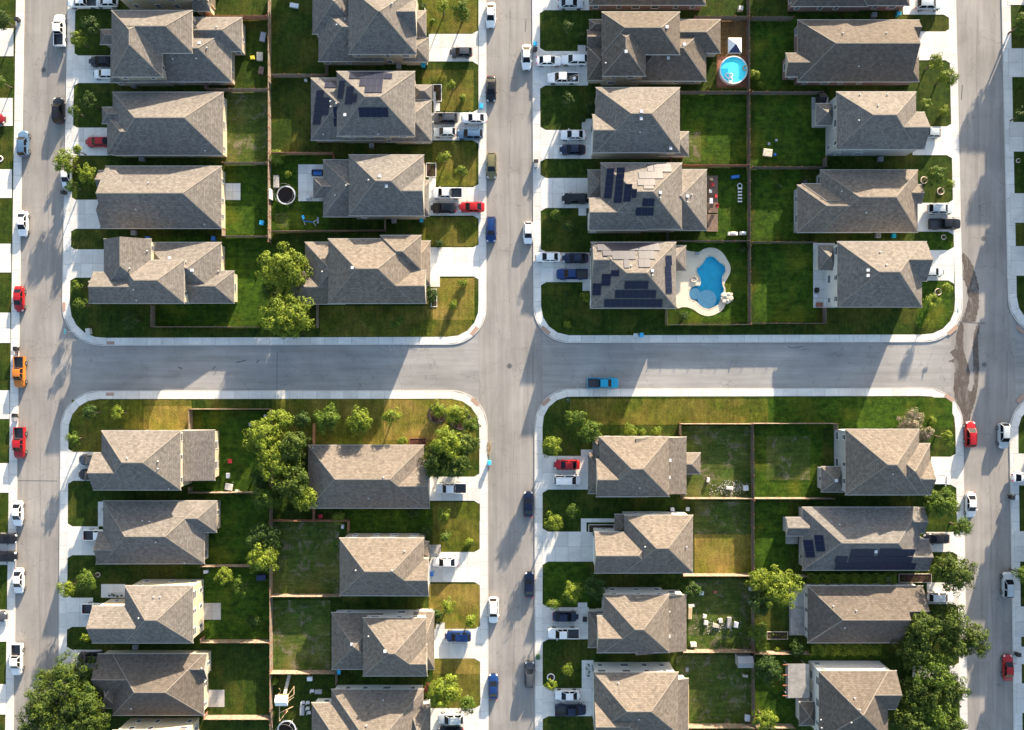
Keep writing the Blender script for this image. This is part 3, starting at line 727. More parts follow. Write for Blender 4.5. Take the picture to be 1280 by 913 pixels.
    for (a,b,c,d) in panels:
        q = onroof(vt or t, (a+c)/2, (b+d)/2)
        if not q: print('panel off roof', key, a, b); continue
        X,Y,Z,(gx,gy) = q
        def pl(zx,zy):
            z = Z
            for _ in range(12):
                p = W(vt or t,zx,zy,z); z = .4*z+.6*(Z+gx*(p.x-X)+gy*(p.y-Y))
            return Vector((p.x,p.y,z))
        A,B,D2 = pl(a,d), pl(c,d), pl(a,b); u = B-A; v = D2-A; nrm = u.cross(v).normalized()
        lu, lv = u.length, v.length
        opt = [(max(1,round(lu/1.0)),max(1,round(lv/1.65))),(max(1,round(lu/1.65)),max(1,round(lv/1.0)))]
        nx, ny = min(opt, key=lambda o: abs(math.log((lu/o[0])/(1.0 if o is opt[0] else 1.65)))+abs(math.log((lv/o[1])/(1.65 if o is opt[0] else 1.0))))
        pw, ph = lu/nx, lv/ny; uu, vv_ = u.normalized(), nrm.cross(u).normalized()
        fr = MB(); fr.box(.008,.008,-.02,pw-.008,ph-.008,.018); fm = fr.mesh('solar_panel', M['alu'])
        gl = MB(); gl.box(.03,.03,.0,pw-.03,ph-.03,.024); gm = gl.mesh('solar_glass', M['solar'])
        for i in range(nx):
            for j in range(ny):
                o = put('solar_panel', fm, h); put('solar_glass', gm, o)
                org = A+uu*(i*pw)+vv_*(j*ph)+nrm*.10
                o.matrix_local = Matrix(((uu.x,vv_.x,nrm.x,org.x),(uu.y,vv_.y,nrm.y,org.y),(uu.z,vv_.z,nrm.z,org.z),(0,0,0,1)))
    for c in h.children:
        c.location.x -= cx; c.location.y -= cy
    bpy.data.objects.remove(hold)
    return h
X='x'; Y='y'
# ---- upper left block, left row
house('AL5',1,[(530,-330,965,-14,2,X,'hh'),(905,-200,990,52,1,X,'hh')],'cream','roofA','cream-walled house cut by top edge, fifth of left row, upper left block','W')
house('AL4',1,[(525,50,905,250,2,X,'hh'),(525,52,765,362,2,Y,'hh'),(860,82,1140,242,1,X,'gh'),(600,130,1090,386,1,X,'hh'),(470,138,580,210,1,X,'hh'),(518,212,700,390,1,X,'hh')],'beige','roofA',
  'stepped hip roofs house with notched rear patio, fourth of left row, upper left block','W',[(940,205,2),(1020,130),(975,228),(815,280),(925,278)])
house('AL3',1,[(530,435,1050,730,1,X,'hh'),(480,505,640,582,1,X,'hh'),(503,545,780,728,1,X,'hh')],'cream','roofA',
  'low hip-roofed house with red sports car outside, third of left row, upper left block','W',[(968,712),(1035,650),(600,742)])
house('AL2',5,[(497,30,1042,322,1,X,'gh'),(462,50,600,150,1,X,'gh'),(475,168,760,322,1,X,'gh')],'cream','roofA',
  'long low house beside square white patio, second of left row, upper left block','W',[(642,235),(700,110),(965,305)])
house('AL1',5,[(560,472,868,675,2,X,'hh'),(438,528,720,675,2,X,'gh'),(488,372,712,620,2,Y,'gh'),(690,388,1042,650,1,X,'hh'),(870,522,1103,675,1,X,'gh'),(415,570,520,676,1,X,'hh')],'cream','roofA',
  'house of many gables beside big tree, corner of left row, upper left block','W',[(800,462,2),(905,520,2),(695,430),(612,512),(875,480),(1030,525),(630,612),(645,662)])
# ---- upper left block, right row
house('AR4',2,[(435,-60,755,255,2,X,'hh'),(580,-12,757,172,2,X,'hg'),(265,-80,500,160,1,X,'hh'),(293,30,600,290,1,X,'hh'),(720,50,803,176,1,X,'hh'),(690,177,812,292,1,X,'hh')],'beige','roofA',
  'grey roofed house cut by top edge, fourth of right row, upper left block','E',[(380,120),(420,95),(640,20)])
house('AR3',2,[(380,337,748,640,2,X,'hh'),(258,368,600,660,1,X,'hh'),(640,470,827,668,1,X,'hh'),(740,400,828,470,1,X,'hh')],'beige','roofD',
  'two-storey house with twelve scattered solar arrays, third of right row, upper left block','E',[(420,543,2),(350,480),(352,505),(378,490),(318,635),(575,635)],
  [(383,383,410,465),(418,410,452,493),(455,443,473,483),(268,430,303,588),(308,462,340,545),(368,503,388,553),(368,557,388,595),(487,507,624,552),(437,340,600,373),(601,348,640,373),(485,374,595,407),(510,408,592,438),(322,383,377,415)])
house('AR2',6,[(437,-23,790,262,2,X,'hh'),(600,58,792,262,2,X,'hg'),(315,0,600,268,1,X,'hh'),(268,82,480,182,1,X,'hh'),(740,95,815,266,1,X,'hh')],'beige','roofD',
  'house with pale back terrace and trampoline, second of right row, upper left block','E',[(583,78,2),(530,97),(615,125,2),(424,122),(373,168)])
house('AR1',6,[(340,372,740,675,2,X,'hh'),(560,520,800,675,2,X,'hg'),(585,355,778,520,2,X,'hh'),(230,387,600,675,1,X,'hh'),(165,525,420,680,1,X,'hh'),(700,380,822,592,1,X,'hh')],'beige','roofB',
  'rambling roofed corner house with empty driveway, right row, upper left block','E',[(455,508,2),(312,527),(270,385)])
# ---- upper right block, left row
house('BL5',3,[(362,-260,912,24,1,X,'hh')],'brick','roofC','brick-walled house cut by the top edge, fifth of left row, upper right block','W')
house('BL4',3,[(423,57,790,257,2,X,'hh'),(425,100,630,358,2,Y,'hh'),(760,92,982,250,1,X,'gh'),(560,130,915,382,1,X,'hh'),(362,92,440,147,1,X,'hh'),(352,142,500,222,1,X,'gh'),(352,218,470,380,1,X,'hh')],'beige','roofC',
  'two-storey house next to round bright pool, fourth of left row, upper right block','W',[(728,130,2),(810,212,2),(536,245,2),(735,275,2),(440,300)])
house('BL3',3,[(395,413,790,718,2,X,'hh'),(378,540,640,718,2,X,'gh'),(690,620,833,735,1,X,'hh')],'beige','roofA',
  'sunlit hip roofed house with empty back lawn, third of left row, upper right block','W',[(608,527,2),(607,560,2),(745,700,2),(602,625)])
house('BL2',7,[(418,15,800,325,2,X,'hh'),(362,180,640,330,2,X,'gh'),(600,45,918,332,1,X,'hh'),(355,47,470,180,1,X,'hh')],'beige','roofA',
  'house with solar arrays and red-chair back deck, second of left row, upper right block','W',[(697,155,2),(697,180),(825,172,2),(825,200),(845,165)],
  [(433,42,468,182),(478,38,516,203),(523,115,559,198),(563,138,586,180),(612,182,668,218),(580,225,664,262),(670,22,752,58),(638,25,668,56),(598,57,712,90),(592,92,675,122),(620,123,668,138)])
house('BL1',7,[(372,388,772,698,2,X,'hh'),(378,390,700,565,2,X,'gh'),(690,403,820,522,1,X,'hh')],'white_siding','roofA',
  'solar-covered house beside the kidney pool, corner of left row, upper right block','W',[(660,522,2),(660,545),(560,500)],
  [(378,582,418,638),(421,538,463,593),(465,520,505,548),(528,570,640,607),(483,613,676,650),(432,656,705,692),(724,450,752,497),(724,500,752,627),(402,392,555,428),(556,392,695,428),(428,429,472,453),(473,430,582,470),(528,471,553,510),(597,430,675,468),(597,469,652,507)])
# ---- upper right block, right row
house('BR5',4,[(185,-250,545,30,1,X,'hh'),(420,-260,742,26,1,X,'hh')],'brick','roofC','dark-roofed house cut by the top edge, fifth of right row, upper right block','E')
house('BR4',4,[(215,95,748,385,1,X,'hg'),(600,95,787,180,1,X,'hg'),(600,262,787,385,1,X,'hh'),(158,250,420,362,1,X,'gh')],'brick','roofC',
  'long dark-roofed brick house, fourth of right row, upper right block','E',[(425,160),(630,158),(500,315)])
house('BR3',4,[(398,433,772,703,2,X,'hh'),(600,528,812,703,2,X,'hg'),(300,488,390,590,1,X,'hh')],'greywall','roofA',
  'tall grey sided house with covered rear porch, third of right row, upper right block','E',[(500,570),(590,500),(505,448),(635,448)])
house('BR2',8,[(322,48,780,340,1,X,'hh'),(640,116,800,205,1,X,'hg'),(213,118,560,342,1,X,'hh'),(235,112,480,300,1,X,'hh')],'greywall','roofB',
  'long hipped house with silver and black vehicles, second of right row, upper right block','E',[(535,250),(420,150)])
house('BR1',8,[(402,385,800,692,2,X,'hh'),(540,385,822,570,2,X,'hg'),(310,400,395,520,1,X,'hh')],'white_siding','roofA',
  'white-sided corner house with rear terrace, right row, upper right block','E',[(543,520,2),(543,545,2),(600,435),(630,495)])
# ---- lower left block
house('CL1',9,[(478,372,850,650,2,X,'hh'),(438,475,700,650,2,X,'gh'),(866,368,1012,605,3.0,X,'s')],'cream','roofA',
  'corner house with flat brown lean-to behind cream wall, left row, lower left block','W',[(745,515),(745,550),(797,645),(600,500)])
house('CL2',9,[(485,703,962,997,1,X,'hh'),(760,702,1020,850,1,X,'hh'),(462,845,800,998,1,X,'gh'),(450,900,600,999,1,X,'hh')],'beige','roofA',
  'house with shadowed roof and white side path, second of left row, lower left block','W',[(735,895),(672,795),(705,797),(870,992)])
house('CL3',13,[(588,225,908,493,2,X,'hh'),(434,320,740,493,2,X,'gh')],'cream','roofA',
  'tall cream house with concrete patio square behind, third of left row, lower left block','W',[(755,275),(725,275),(655,375),(895,190)])
house('CL4',13,[(530,545,960,833,1,X,'hh'),(460,545,800,740,1,X,'gh'),(840,545,975,662,1,X,'hg'),(476,650,560,800,2.5,X,'hh')],'cream','roofC',
  'brown roofed house next to big oak clump, fourth of left row, lower left block','W',[(620,800),(950,610)])
house('CL5',13,[(530,905,885,1200,2,X,'hh')],'cream','roofC','house cut by bottom edge with cream wall, fifth of left row, lower left block','W')
house('CR1',10,[(245,440,790,735,1,X,'hh'),(560,508,818,736,1,X,'hg')],'beige','roofB',
  'long low corner house between two big trees, right row, lower left block','E',[(530,690),(600,590),(270,452)])
house('CR2',14,[(393,0,790,270,2,X,'hh'),(600,97,814,271,2,X,'hg'),(700,17,815,90,1,X,'hh')],'beige','roofB',
  'square hip-roofed house with patchy back lawn, second of right row, lower left block','E',[(640,150),(700,60),(470,150)])
house('CR3',14,[(503,375,800,648,2,X,'hh'),(560,502,806,648,2,X,'hg'),(355,350,600,617,1,X,'hh'),(740,345,840,618,1,X,'hh')],'white_siding','roofB',
  'stepped hip roofed house with blue car, third of right row, lower left block','E',[(452,497,2),(608,530,2),(530,460)])
house('CR4',14,[(355,712,788,1010,1,X,'hh'),(262,775,560,1040,1,X,'hh'),(720,780,822,1000,1,X,'hh')],'white_siding','roofB',
  'shadowed house at bottom edge by swing yard, fourth of right row, lower left block','E',[(520,880),(600,760)])
# ---- lower right block
house('DL1',11,[(412,400,740,680,2,X,'hh'),(396,506,640,682,2,X,'gh'),(575,401,822,668,4.4,X,'s'),(780,475,888,575,1,X,'gh'),(357,475,460,668,1,X,'hh'),(378,402,460,520,1,X,'hh')],'beige','roofB',
  'corner house with red car and white van outside, left row, lower right block','W',[(742,510,2),(738,590,2),(600,640)])
house('DL2',15,[(530,-107,852,163,2,X,'hh'),(388,-28,680,164,2,X,'gh'),(482,-112,560,-14,1,X,'hh')],'white_siding','roofB',
  'house with empty wide driveway and bent path, second of left row, lower right block','W',[(625,40),(820,40)])
house('DL3',15,[(430,265,740,538,2,X,'hh'),(400,367,650,539,2,X,'gh'),(575,266,822,532,4.4,X,'s'),(357,345,460,515,1,X,'hh')],'white_siding','roofB',
  'house beside debris-strewn yard, third of left row, lower right block','W',[(740,345),(738,460,2),(690,540)])
house('DL4',15,[(385,632,782,920,2,X,'hh'),(388,760,640,960,2,X,'gh'),(700,660,830,902,3.0,X,'s')],'white_siding','roofB',
  'tan roofed house at bottom edge with terrace, fourth of left row, lower right block','W',[(595,850),(500,680)])
house('DR1',12,[(440,365,787,673,2,X,'hh'),(620,432,838,673,2,X,'hh'),(700,512,842,673,2,X,'hg'),(325,540,440,660,1,X,'hh')],'greywall','roofB',
  'corner house with stepped right end beside pink bush, right row, lower right block','E',[(660,575),(395,605,2)])
house('DR2',16,[(238,-145,790,150,1,X,'hh'),(620,-145,812,-24,1,X,'hg'),(600,5,832,151,1,X,'hg'),(160,-98,300,-10,1,X,'gh')],'greywall','roofD',
  'house with black solar rows on its shaded slope, second of right row, lower right block','E',[(580,62,2),(410,-65),(235,72)],
  [(253,8,298,90),(302,-15,346,62),(458,52,572,83),(592,50,758,83),(387,85,442,115),(450,85,747,115),(387,117,763,147)])
house('DR3',16,[(262,225,708,492,1,X,'hg'),(560,225,805,425,1,X,'hg')],'white_siding','roofC',
  'house between two clipped hedges, third of right row, lower right block','E',[(488,340),(380,318),(435,420)])
house('DR4',16,[(315,625,640,950,2,X,'hh'),(450,625,680,805,2,X,'hg'),(222,770,298,882,1,X,'hh')],'white_siding','roofC',
  'dark roofed house with bright white side wall, fourth of right row, lower right block','E',[(480,750),(505,805),(322,852),(325,890),(465,865)])
# ---- houses just outside the photograph (their shadows reach into it)
def far_house(x0,y0,x1,y1,st,k):
    a,b = (x0-640)*ZF,y0*ZF; c,d = (x1-640)*ZF,y1*ZF
    return house(k,3,[(a,b,c,d,st,X,'hh'),(a+((c-a)*.55 if x0<0 else -30), b+90, c if x0<0 else a+240, d-60, 1 if x0<0 else 2, X, 'hh' if x0<0 else 'gh')],'beige','roofB',  # unseen tall west gable, shaped so its shadow reaches the street
      'hip-roofed house outside the frame that shades the street' if x0>1200 else 'hip-roofed house standing just outside the frame', 'E' if x0<0 else 'W', wins='NS', group='houses beyond the edges of the photograph')
for i,(y0,y1) in enumerate([(-70,5),(26,100),(117,190),(212,290),(303,385),(532,612),(634,712),(726,802),(825,902)]):
    far_house(1324,y0,1455,y1,2 if i in (0,2,3,5,7) else 1,'F%d'%i)
for i,(y0,y1) in enumerate([(-70,5),(26,100),(117,190),(212,290),(303,385),(532,612),(634,712),(726,802),(825,902)]):
    far_house(-180,y0,-42,y1,1,'E%d'%i)
for i,(x0,x1) in enumerate([(745,905),(1010,1150),(390,540),(140,290)]):
    far_house(x0,-165,x1,-88,2,'N%d'%i)
# ------------------------------------------------------------------ fences
_bay = {}
def bay_mesh(L, mat, low=False):
    k = (round(L,1), mat)
    if k not in _bay:
        mb = MB(); n = max(2,int(k[0]/.155)); w = k[0]/n; r = random.Random(3)
        for i in range(n):
            h = 1.82+r.uniform(-.02,.02); dy = r.uniform(0,.006); mb.box(i*w+.004, -.010+dy, .05, (i+1)*w-.004, .010+dy, h)
        rb = MB()
        for z in (.3,.95,1.6): rb.box(0,-.055,z,k[0],-.014,z+.09)
        _bay[k] = (mb.mesh('fence_board', M[mat]), rb.mesh('rail', M['redwood'] if mat=='woodred' else M[mat]))
    return _bay[k]
_post = None
def fence(t, pts, label, mat='wood'):
    global _post
    if _post is None:
        mb = MB(); mb.box(-.05,-.05,0,.05,.05,1.98); mb.box(-.065,-.065,1.98,.065,.065,2.01); _post = mb.mesh('post', M['redwood'])
    w = [W(t,a,b,1.8) for a,b in pts]
    for p in w: p.z = 0
    o = empty('fence', (w[0].x,w[0].y,KZ)); tag(o,label,'fence','cedar fences between the yards')
    for a,b in zip(w, w[1:]):
        d = b-a; L = d.length; n = max(1,round(L/2.44)); st = L/n; u = d/L; ang = math.atan2(u.y,u.x)
        bm_, rm = bay_mesh(st, mat); sc = st/round(st,1)
        for i in range(n):
            q = a+u*(st*i)-w[0]
            x = put('fence_board', bm_, o, (q.x,q.y,0)); x.rotation_euler = (0,0,ang); x.scale = (sc,1,1); x['kind'] = 'stuff'
            y = put('rail', rm, x)
            p = put('post', _post, o, (q.x,q.y,0)); p.rotation_euler = (0,0,ang)
        q = b-w[0]; put('post', _post, o, (q.x,q.y,0))
FE = [
 (1,[(1262,-60),(1262,418)],'long back fence between upper part of both rows, upper left block'),
 (5,[(1262,-335),(1262,385)],'long back fence between lower part of both rows, upper left block'),
 (1,[(968,20),(968,75),(1256,75)],'reddish cross fence between yards of fifth and fourth houses, left row, upper left block'),
 (1,[(965,385),(965,418),(1256,418)],'cross fence between yards of fourth and third houses, left row, upper left block'),
 (1,[(1048,765),(1256,765)],'short cross fence between yards of third and second houses, left row, upper left block'),
 (5,[(1045,322),(1045,358),(1256,358)],'cross fence between yards of second and corner houses, left row, upper left block'),
 (5,[(710,684),(710,785),(1205,785)],'fence round the side yard of the @AL1'),
 (2,[(330,300),(330,350),(72,350)],'cross fence between yards of fourth and third houses, right row, upper left block'),
 (2,[(362,748),(362,718),(72,718)],'red cross fence between yards of third and second houses, right row, upper left block'),
 (6,[(605,262),(605,330),(72,335)],'dark cross fence between yards of second and corner houses, right row, upper left block'),
 (6,[(285,684),(285,790)],'short fence closing the side yard of the @AR1'),
 (3,[(1118,-60),(1118,425)],'long back fence between upper part of both rows, upper right block'),
 (7,[(1118,-325),(1124,770)],'long back fence between lower part of both rows, upper right block'),
 (3,[(860,78),(1114,78)],'cross fence between yards of fifth and fourth houses, left row, upper right block'),
 (3,[(792,430),(1114,430)],'cross fence between yards of fourth and third houses, left row, upper right block'),
 (3,[(750,735),(750,776),(1114,776)],'red cross fence between yards of third and second houses, left row, upper right block'),
 (7,[(735,335),(735,380),(1114,380)],'cross fence between yards of second and corner houses, left row, upper right block'),
 (7,[(730,700),(730,774),(1124,774)],'bottom fence of the kidney pool yard along the cross street lawn'),
 (4,[(0,80),(195,80)],'cross fence between yards of fifth and fourth houses, right row, upper right block'),
 (4,[(0,432),(335,432),(335,445)],'cross fence between yards of fourth and third houses, right row, upper right block'),
 (4,[(0,786),(350,786),(350,740)],'cross fence between yards of third and second houses, right row, upper right block'),
 (8,[(0,386),(300,386)],'cross fence between yards of second and corner houses, right row, upper right block'),
 (8,[(-5,768),(350,768),(350,697)],'bottom fence of the corner yard, right row, upper right block'),
 (9,[(888,368),(888,270),(1270,270),(1270,800)],'fence round the back yard of the @CL1'),
 (9,[(888,640),(888,664),(1266,664)],'cross fence between yards of corner and second houses, left row, lower left block'),
 (13,[(945,115),(945,134),(1266,134)],'cross fence between yards of second and third houses, left row, lower left block'),
 (13,[(945,475),(945,492),(1266,492)],'cross fence between yards of third and fourth houses, left row, lower left block'),
 (13,[(960,835),(960,852),(1266,852)],'sunlit cross fence between yards of fourth and fifth houses, left row, lower left block'),
 (10,[(64,360),(64,800)],'red-railed back fence under the big tree, lower left block'),
 (14,[(64,-75),(66,940)],'long back fence between lower part of both rows, lower left block'),
 (10,[(268,340),(268,440)],'short red fence between tree and @CR1'),
 (10,[(64,797),(432,797),(432,848)],'red cross fence between yards of corner and second houses, right row, lower left block'),
 (10,[(268,738),(268,797)],'little red fence by red seat behind the @CR1'),
 (14,[(70,275),(395,275)],'cross fence between yards of second and third houses, right row, lower left block'),
 (14,[(66,638),(375,638),(375,690)],'sunlit cross fence between yards of third and fourth houses, right row, lower left block'),
 (11,[(795,392),(795,340),(1135,340)],'top fence of back yard of the @DL1'),
 (12,[(5,338),(402,338),(402,366)],'top fence of back yard of the @DR1'),
 (11,[(1136,340),(1140,700)],'dark back fence between the two corner yards, lower right block'),
 (15,[(1138,-177),(1142,905)],'long back fence between lower part of both rows, lower right block'),
 (11,[(802,672),(802,692),(1136,692)],'sunlit cross fence between yards of corner and second houses, left row, lower right block'),
 (12,[(12,692),(385,692)],'sunlit cross fence between yards of corner and second houses, right row, lower right block'),
 (15,[(805,160),(805,178),(1136,178)],'sunlit cross fence between yards of second and third houses, left row, lower right block'),
 (15,[(805,515),(805,538),(1138,538)],'sunlit cross fence between yards of third and fourth houses, left row, lower right block'),
 (15,[(785,893),(1138,893)],'cross fence at the bottom edge behind the @DL4'),
 (16,[(10,546),(272,546)],'cross fence between yards of third and fourth houses, right row, lower right block'),
 (16,[(205,182),(262,182)],'short fence between yards of second and third houses, right row, lower right block'),
 (16,[(20,893),(200,893)],'cross fence at the bottom edge behind the @DR4'),
]
M['woodred'] = simple('reddish_fence', (.30,.15,.09), .85, var=.3, scale=1.6)
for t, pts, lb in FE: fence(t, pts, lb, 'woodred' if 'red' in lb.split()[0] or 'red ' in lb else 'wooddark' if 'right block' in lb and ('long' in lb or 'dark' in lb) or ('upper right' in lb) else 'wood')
# ------------------------------------------------------------------ vehicles
def loft(mb, st, mi=0):
    rings = []
    for (x, w, zl, zb, zt) in st:
        base = len(mb.v); pr = [(-w*.90,zl),(-w,zl+.18),(-w*1.0,zb),(-w*.88,zt),(-w*.45,zt+.035),(0,zt+.045)]
        pr = pr+[(-a,b) for a,b in reversed(pr[:-1])]
        for a,b in pr: mb.v.append((x,a,b))
        rings.append((base,len(pr)))
    for (a,n),(b,_) in zip(rings, rings[1:]):
        for i in range(n-1): mb.f.append((a+i,a+i+1,b+i+1,b+i)); mb.m.append(mi); mb.uv.append(None)
        mb.f.append((a+n-1,a,b,b+n-1)); mb.m.append(mi); mb.uv.append(None)
    a,n = rings[0]; mb.f.append(tuple(a+i for i in reversed(range(n)))); mb.m.append(mi); mb.uv.append(None)
    a,n = rings[-1]; mb.f.append(tuple(a+i for i in range(n))); mb.m.append(mi); mb.uv.append(None)
SPEC = {  # L, W, beltline, roof height, cabin: rear base, rear top, front top, front base
 'sedan':(4.85,1.86,.93,1.44,-1.85,-1.05,.25,1.12),
 'hatch':(4.25,1.80,.95,1.50,-1.98,-1.45,.20,1.02),
 'suv':(4.90,1.94,1.08,1.74,-2.32,-1.85,.35,1.15),
 'pickup':(5.80,2.02,1.15,1.88,-.78,-.55,.80,1.55),
 'van':(5.10,1.98,1.05,1.92,-2.44,-2.15,.80,1.65),
}
PROTO = {}
def car_meshes(kind, bedmat='chrome'):
    if kind in PROTO: return PROTO[kind]
    L,Wd,bz,rz,rb,rt,ft,fb = SPEC[kind]; hw = Wd/2; h = L/2; P_ = {}
    mb = MB(); hd = bz-.10   # bonnet height
    if kind == 'pickup':
        st = [(-.80,hw*.97,.38,bz*.8,bz),(fb-.1,hw*.97,.36,bz*.8,bz-.02),(h-.9,hw*.96,.36,bz*.78,bz-.06),(h-.35,hw*.90,.36,.8,bz-.14),(h-.08,hw*.78,.42,.7,bz-.28),(h,hw*.70,.48,.66,.80)]
        loft(mb, st)
        x0 = -h; x1 = -.78
        mb.box(x0+.05,-hw*.93,.42,x1,hw*.93,.62)                                # bed floor
        mb.box(x0+.05,-hw*.97,.42,x1,-hw*.84,bz-.02); mb.box(x0+.05,hw*.84,.42,x1,hw*.97,bz-.02); mb.box(x0,-hw*.95,.45,x0+.09,hw*.95,bz-.04)
        bl = MB(); bl.box(x0+.10,-hw*.835,.622,x1-.01,hw*.835,.66)
        for k in range(7): bl.box(x0+.12,-hw*.8+k*.24,.66,x1-.03,-hw*.8+k*.24+.09,.675)
        bl.box(x0+.10,-hw*.838,.66,x1-.01,-hw*.825,bz-.06); bl.box(x0+.10,hw*.825,.66,x1-.01,hw*.838,bz-.06); bl.box(x0+.092,-hw*.83,.66,x0+.11,hw*.83,bz-.08); bl.box(x1-.03,-hw*.83,.66,x1-.012,hw*.83,bz-.03)
        P_['truck_bed'] = (bl,'chrome')
    else:
        tr = bz if kind in ('suv','van','hatch') else bz-.03
        st = [(-h,hw*.55,.45,.62,.74),(-h+.05,hw*.74,.38,.64,tr-.18),(-h+.16,hw*.86,.34,.68,tr-.08),(-h+.42,hw*.95,.30,.72,tr-.02),(rb+.3,hw,.28,.76,bz),(fb-.1,hw,.28,.76,bz-.02),(h-1.0,hw*.97,.28,.70,hd-.03),(h-.5,hw*.91,.30,.64,hd-.10),(h-.22,hw*.80,.34,.60,hd-.18),(h-.07,hw*.64,.38,.56,hd-.27),(h,hw*.42,.42,.54,.62)]
        loft(mb, st)
    # cabin frame: lower ring at the beltline, upper ring at the roof
    iw, tw = hw*.91, hw*.68
    lo = [(rb,-iw*.93),(fb,-iw*.93),(fb,iw*.93),(rb,iw*.93)]; lo = [(rb,-iw*.95),(fb,-iw*.90),(fb,iw*.90),(rb,iw*.95)]
    up = [(rt,-tw),(ft,-tw*.98),(ft,tw*.98),(rt,tw)]
    zl = bz-.03
    b8 = [(*p,zl) for p in lo]+[(*p,rz-.05) for p in up]
    mb.hexa(b8)
    # roof skin: slightly crowned
    cr = [(rt-.02,-tw*1.0,rz-.05),(ft+.02,-tw*1.0,rz-.05),(ft+.02,tw*1.0,rz-.05),(rt-.02,tw*1.0,rz-.05)]
    ins = [(rt+.18,-tw*.72,rz),(ft-.22,-tw*.72,rz),(ft-.22,tw*.72,rz),(rt+.18,tw*.72,rz)]
    mb.hexa(cr+ins)
    if kind in ('suv','van'):
        for s_ in (-1,1): mb.bar((rt+.15,s_*tw*.86,rz+.02),(ft-.25,s_*tw*.86,rz+.02),.04)
    # wheel-arch lips
    wb = L*.295; wr = .34 if kind in ('sedan','hatch') else .40
    P_['body'] = (mb,'paint')
    def pane(name, a, b, c, d, n, k=.10):
        m = MB(); c4 = [Vector(p) for p in (a,b,c,d)]; cen = sum(c4,Vector())/4; n = Vector(n).normalized()*.012
        q = [cen+(p-cen)*(1-k) for p in c4]; m.hexa([p-n for p in q]+[p+n for p in q]); P_[name] = (m,'autoglass')
    B = [Vector(p) for p in b8]
    pane('windshield',B[1],B[2],B[6],B[5],(1,0,.9),.08); pane('rear_window',B[3],B[0],B[4],B[7],(-1,0,.6),.12)
    m = MB()
    for s_ in (0,1):
        a,b,c,d = (B[0],B[1],B[5],B[4]) if s_==0 else (B[2],B[3],B[7],B[6]); n = Vector((0,-1 if s_==0 else 1,.3)).normalized()*.012
        mid0, mid1 = (a+b)/2,(c+d)/2
        for q4 in ((a,mid0,mid1,d),(mid0,b,c,mid1)):
            cen = sum(q4,Vector())/4; q = [cen+(p-cen)*.86 for p in q4]
            (P_.setdefault('side_window%d'%s_,(MB(),'autoglass'))[0]).hexa([p-n for p in q]+[p+n for p in q])
    for s_ in (-1,1):
        hl = MB(); hl.hexa([(h-.30,s_*hw*.52,.62),(h-.06,s_*hw*.52,.60),(h-.20,s_*hw*.80,.60),(h-.42,s_*hw*.84,.62),(h-.34,s_*hw*.52,hd-.10),(h-.10,s_*hw*.52,hd-.22),(h-.24,s_*hw*.80,hd-.20),(h-.46,s_*hw*.86,hd-.10)])
        P_['headlight%d'%(s_>0)] = (hl,'lamp_clear')
        tl = MB(); tl.box(-h+.015,s_*hw*.62-.14,.62,-h+.16,s_*hw*.62+.16,.84 if kind!='pickup' else 1.0); P_['tail_light%d'%(s_>0)] = (tl,'lamp_red')
        mr = MB(); mr.box(fb-.38,s_*(hw+.08)-.10,bz-.02,fb-.24,s_*(hw+.08)+.10,bz+.13); P_['mirror%d'%(s_>0)] = (mr,'paint')
    gr = MB(); gr.box(h-.10,-hw*.42,.46,h+.01,hw*.42,.66); P_['grille'] = (gr,'chrome')
    for i,(sx,sy) in enumerate(((1,1),(1,-1),(-1,1),(-1,-1))):
        w = MB(); cx,cy = sx*wb+(.05 if kind!='pickup' else .1), sy*(hw-.10)
        w.tube((cx,cy-.12,wr),(cx,cy+.12,wr),wr,n=16); P_['wheel%d'%i] = (w,'tyre')
        r_ = MB(); r_.tube((cx,cy-.128,wr),(cx,cy+.128,wr),wr*.62,n=12); P_['rim%d'%i] = (r_,'rim')
    out = []
    for k,(m_,mat) in P_.items():
        nm = k.rstrip('0123456789'); me = m_.mesh(nm, M['car_white'] if mat=='paint' else M[mat]); 
        if nm == 'body': 
            me.polygons.foreach_set('use_smooth',[True]*len(me.polygons)); me.set_sharp_from_angle(angle=R(38))
        out.append((nm, me, mat))
    PROTO[kind] = out; return out
def car(kind, color, t, zx, zy, d, label, ang=0, scale=1.0, load=None, group='cars and pickups of the subdivision'):
    p = W(t,zx,zy,.9); q = px(t,zx,zy)
    onroad = ((22<q[0]<80) or (608<q[0]<664) or (1200<q[0]<1262) or 432<q[1]<487)
    o = empty('pickup_truck' if kind=='pickup' else 'parked_car', (p.x,p.y,0.003 if onroad else KZ+.03), R({'R':0,'U':90,'L':180,'D':270}[d]+ang))
    cat = {'pickup':'pickup truck','van':'van','suv':'suv'}.get(kind,'car'); tag(o,label,cat,group); o.scale = (scale,)*3
    wheels = []
    for nm, me, mat in car_meshes(kind):
        c = bpy.data.objects.new(nm, me); COL.objects.link(c)
        if nm == 'rim': c.parent = wheels[int(len([w for w in wheels if w.children]))]
        else: c.parent = o
        if nm == 'wheel': wheels.append(c)
        if mat == 'paint': c.material_slots[0].link = 'OBJECT'; c.material_slots[0].material = M['car_'+color]
    return o
SED='sedan'; SUV='suv'; PU='pickup'; VAN='van'; HB='hatch'
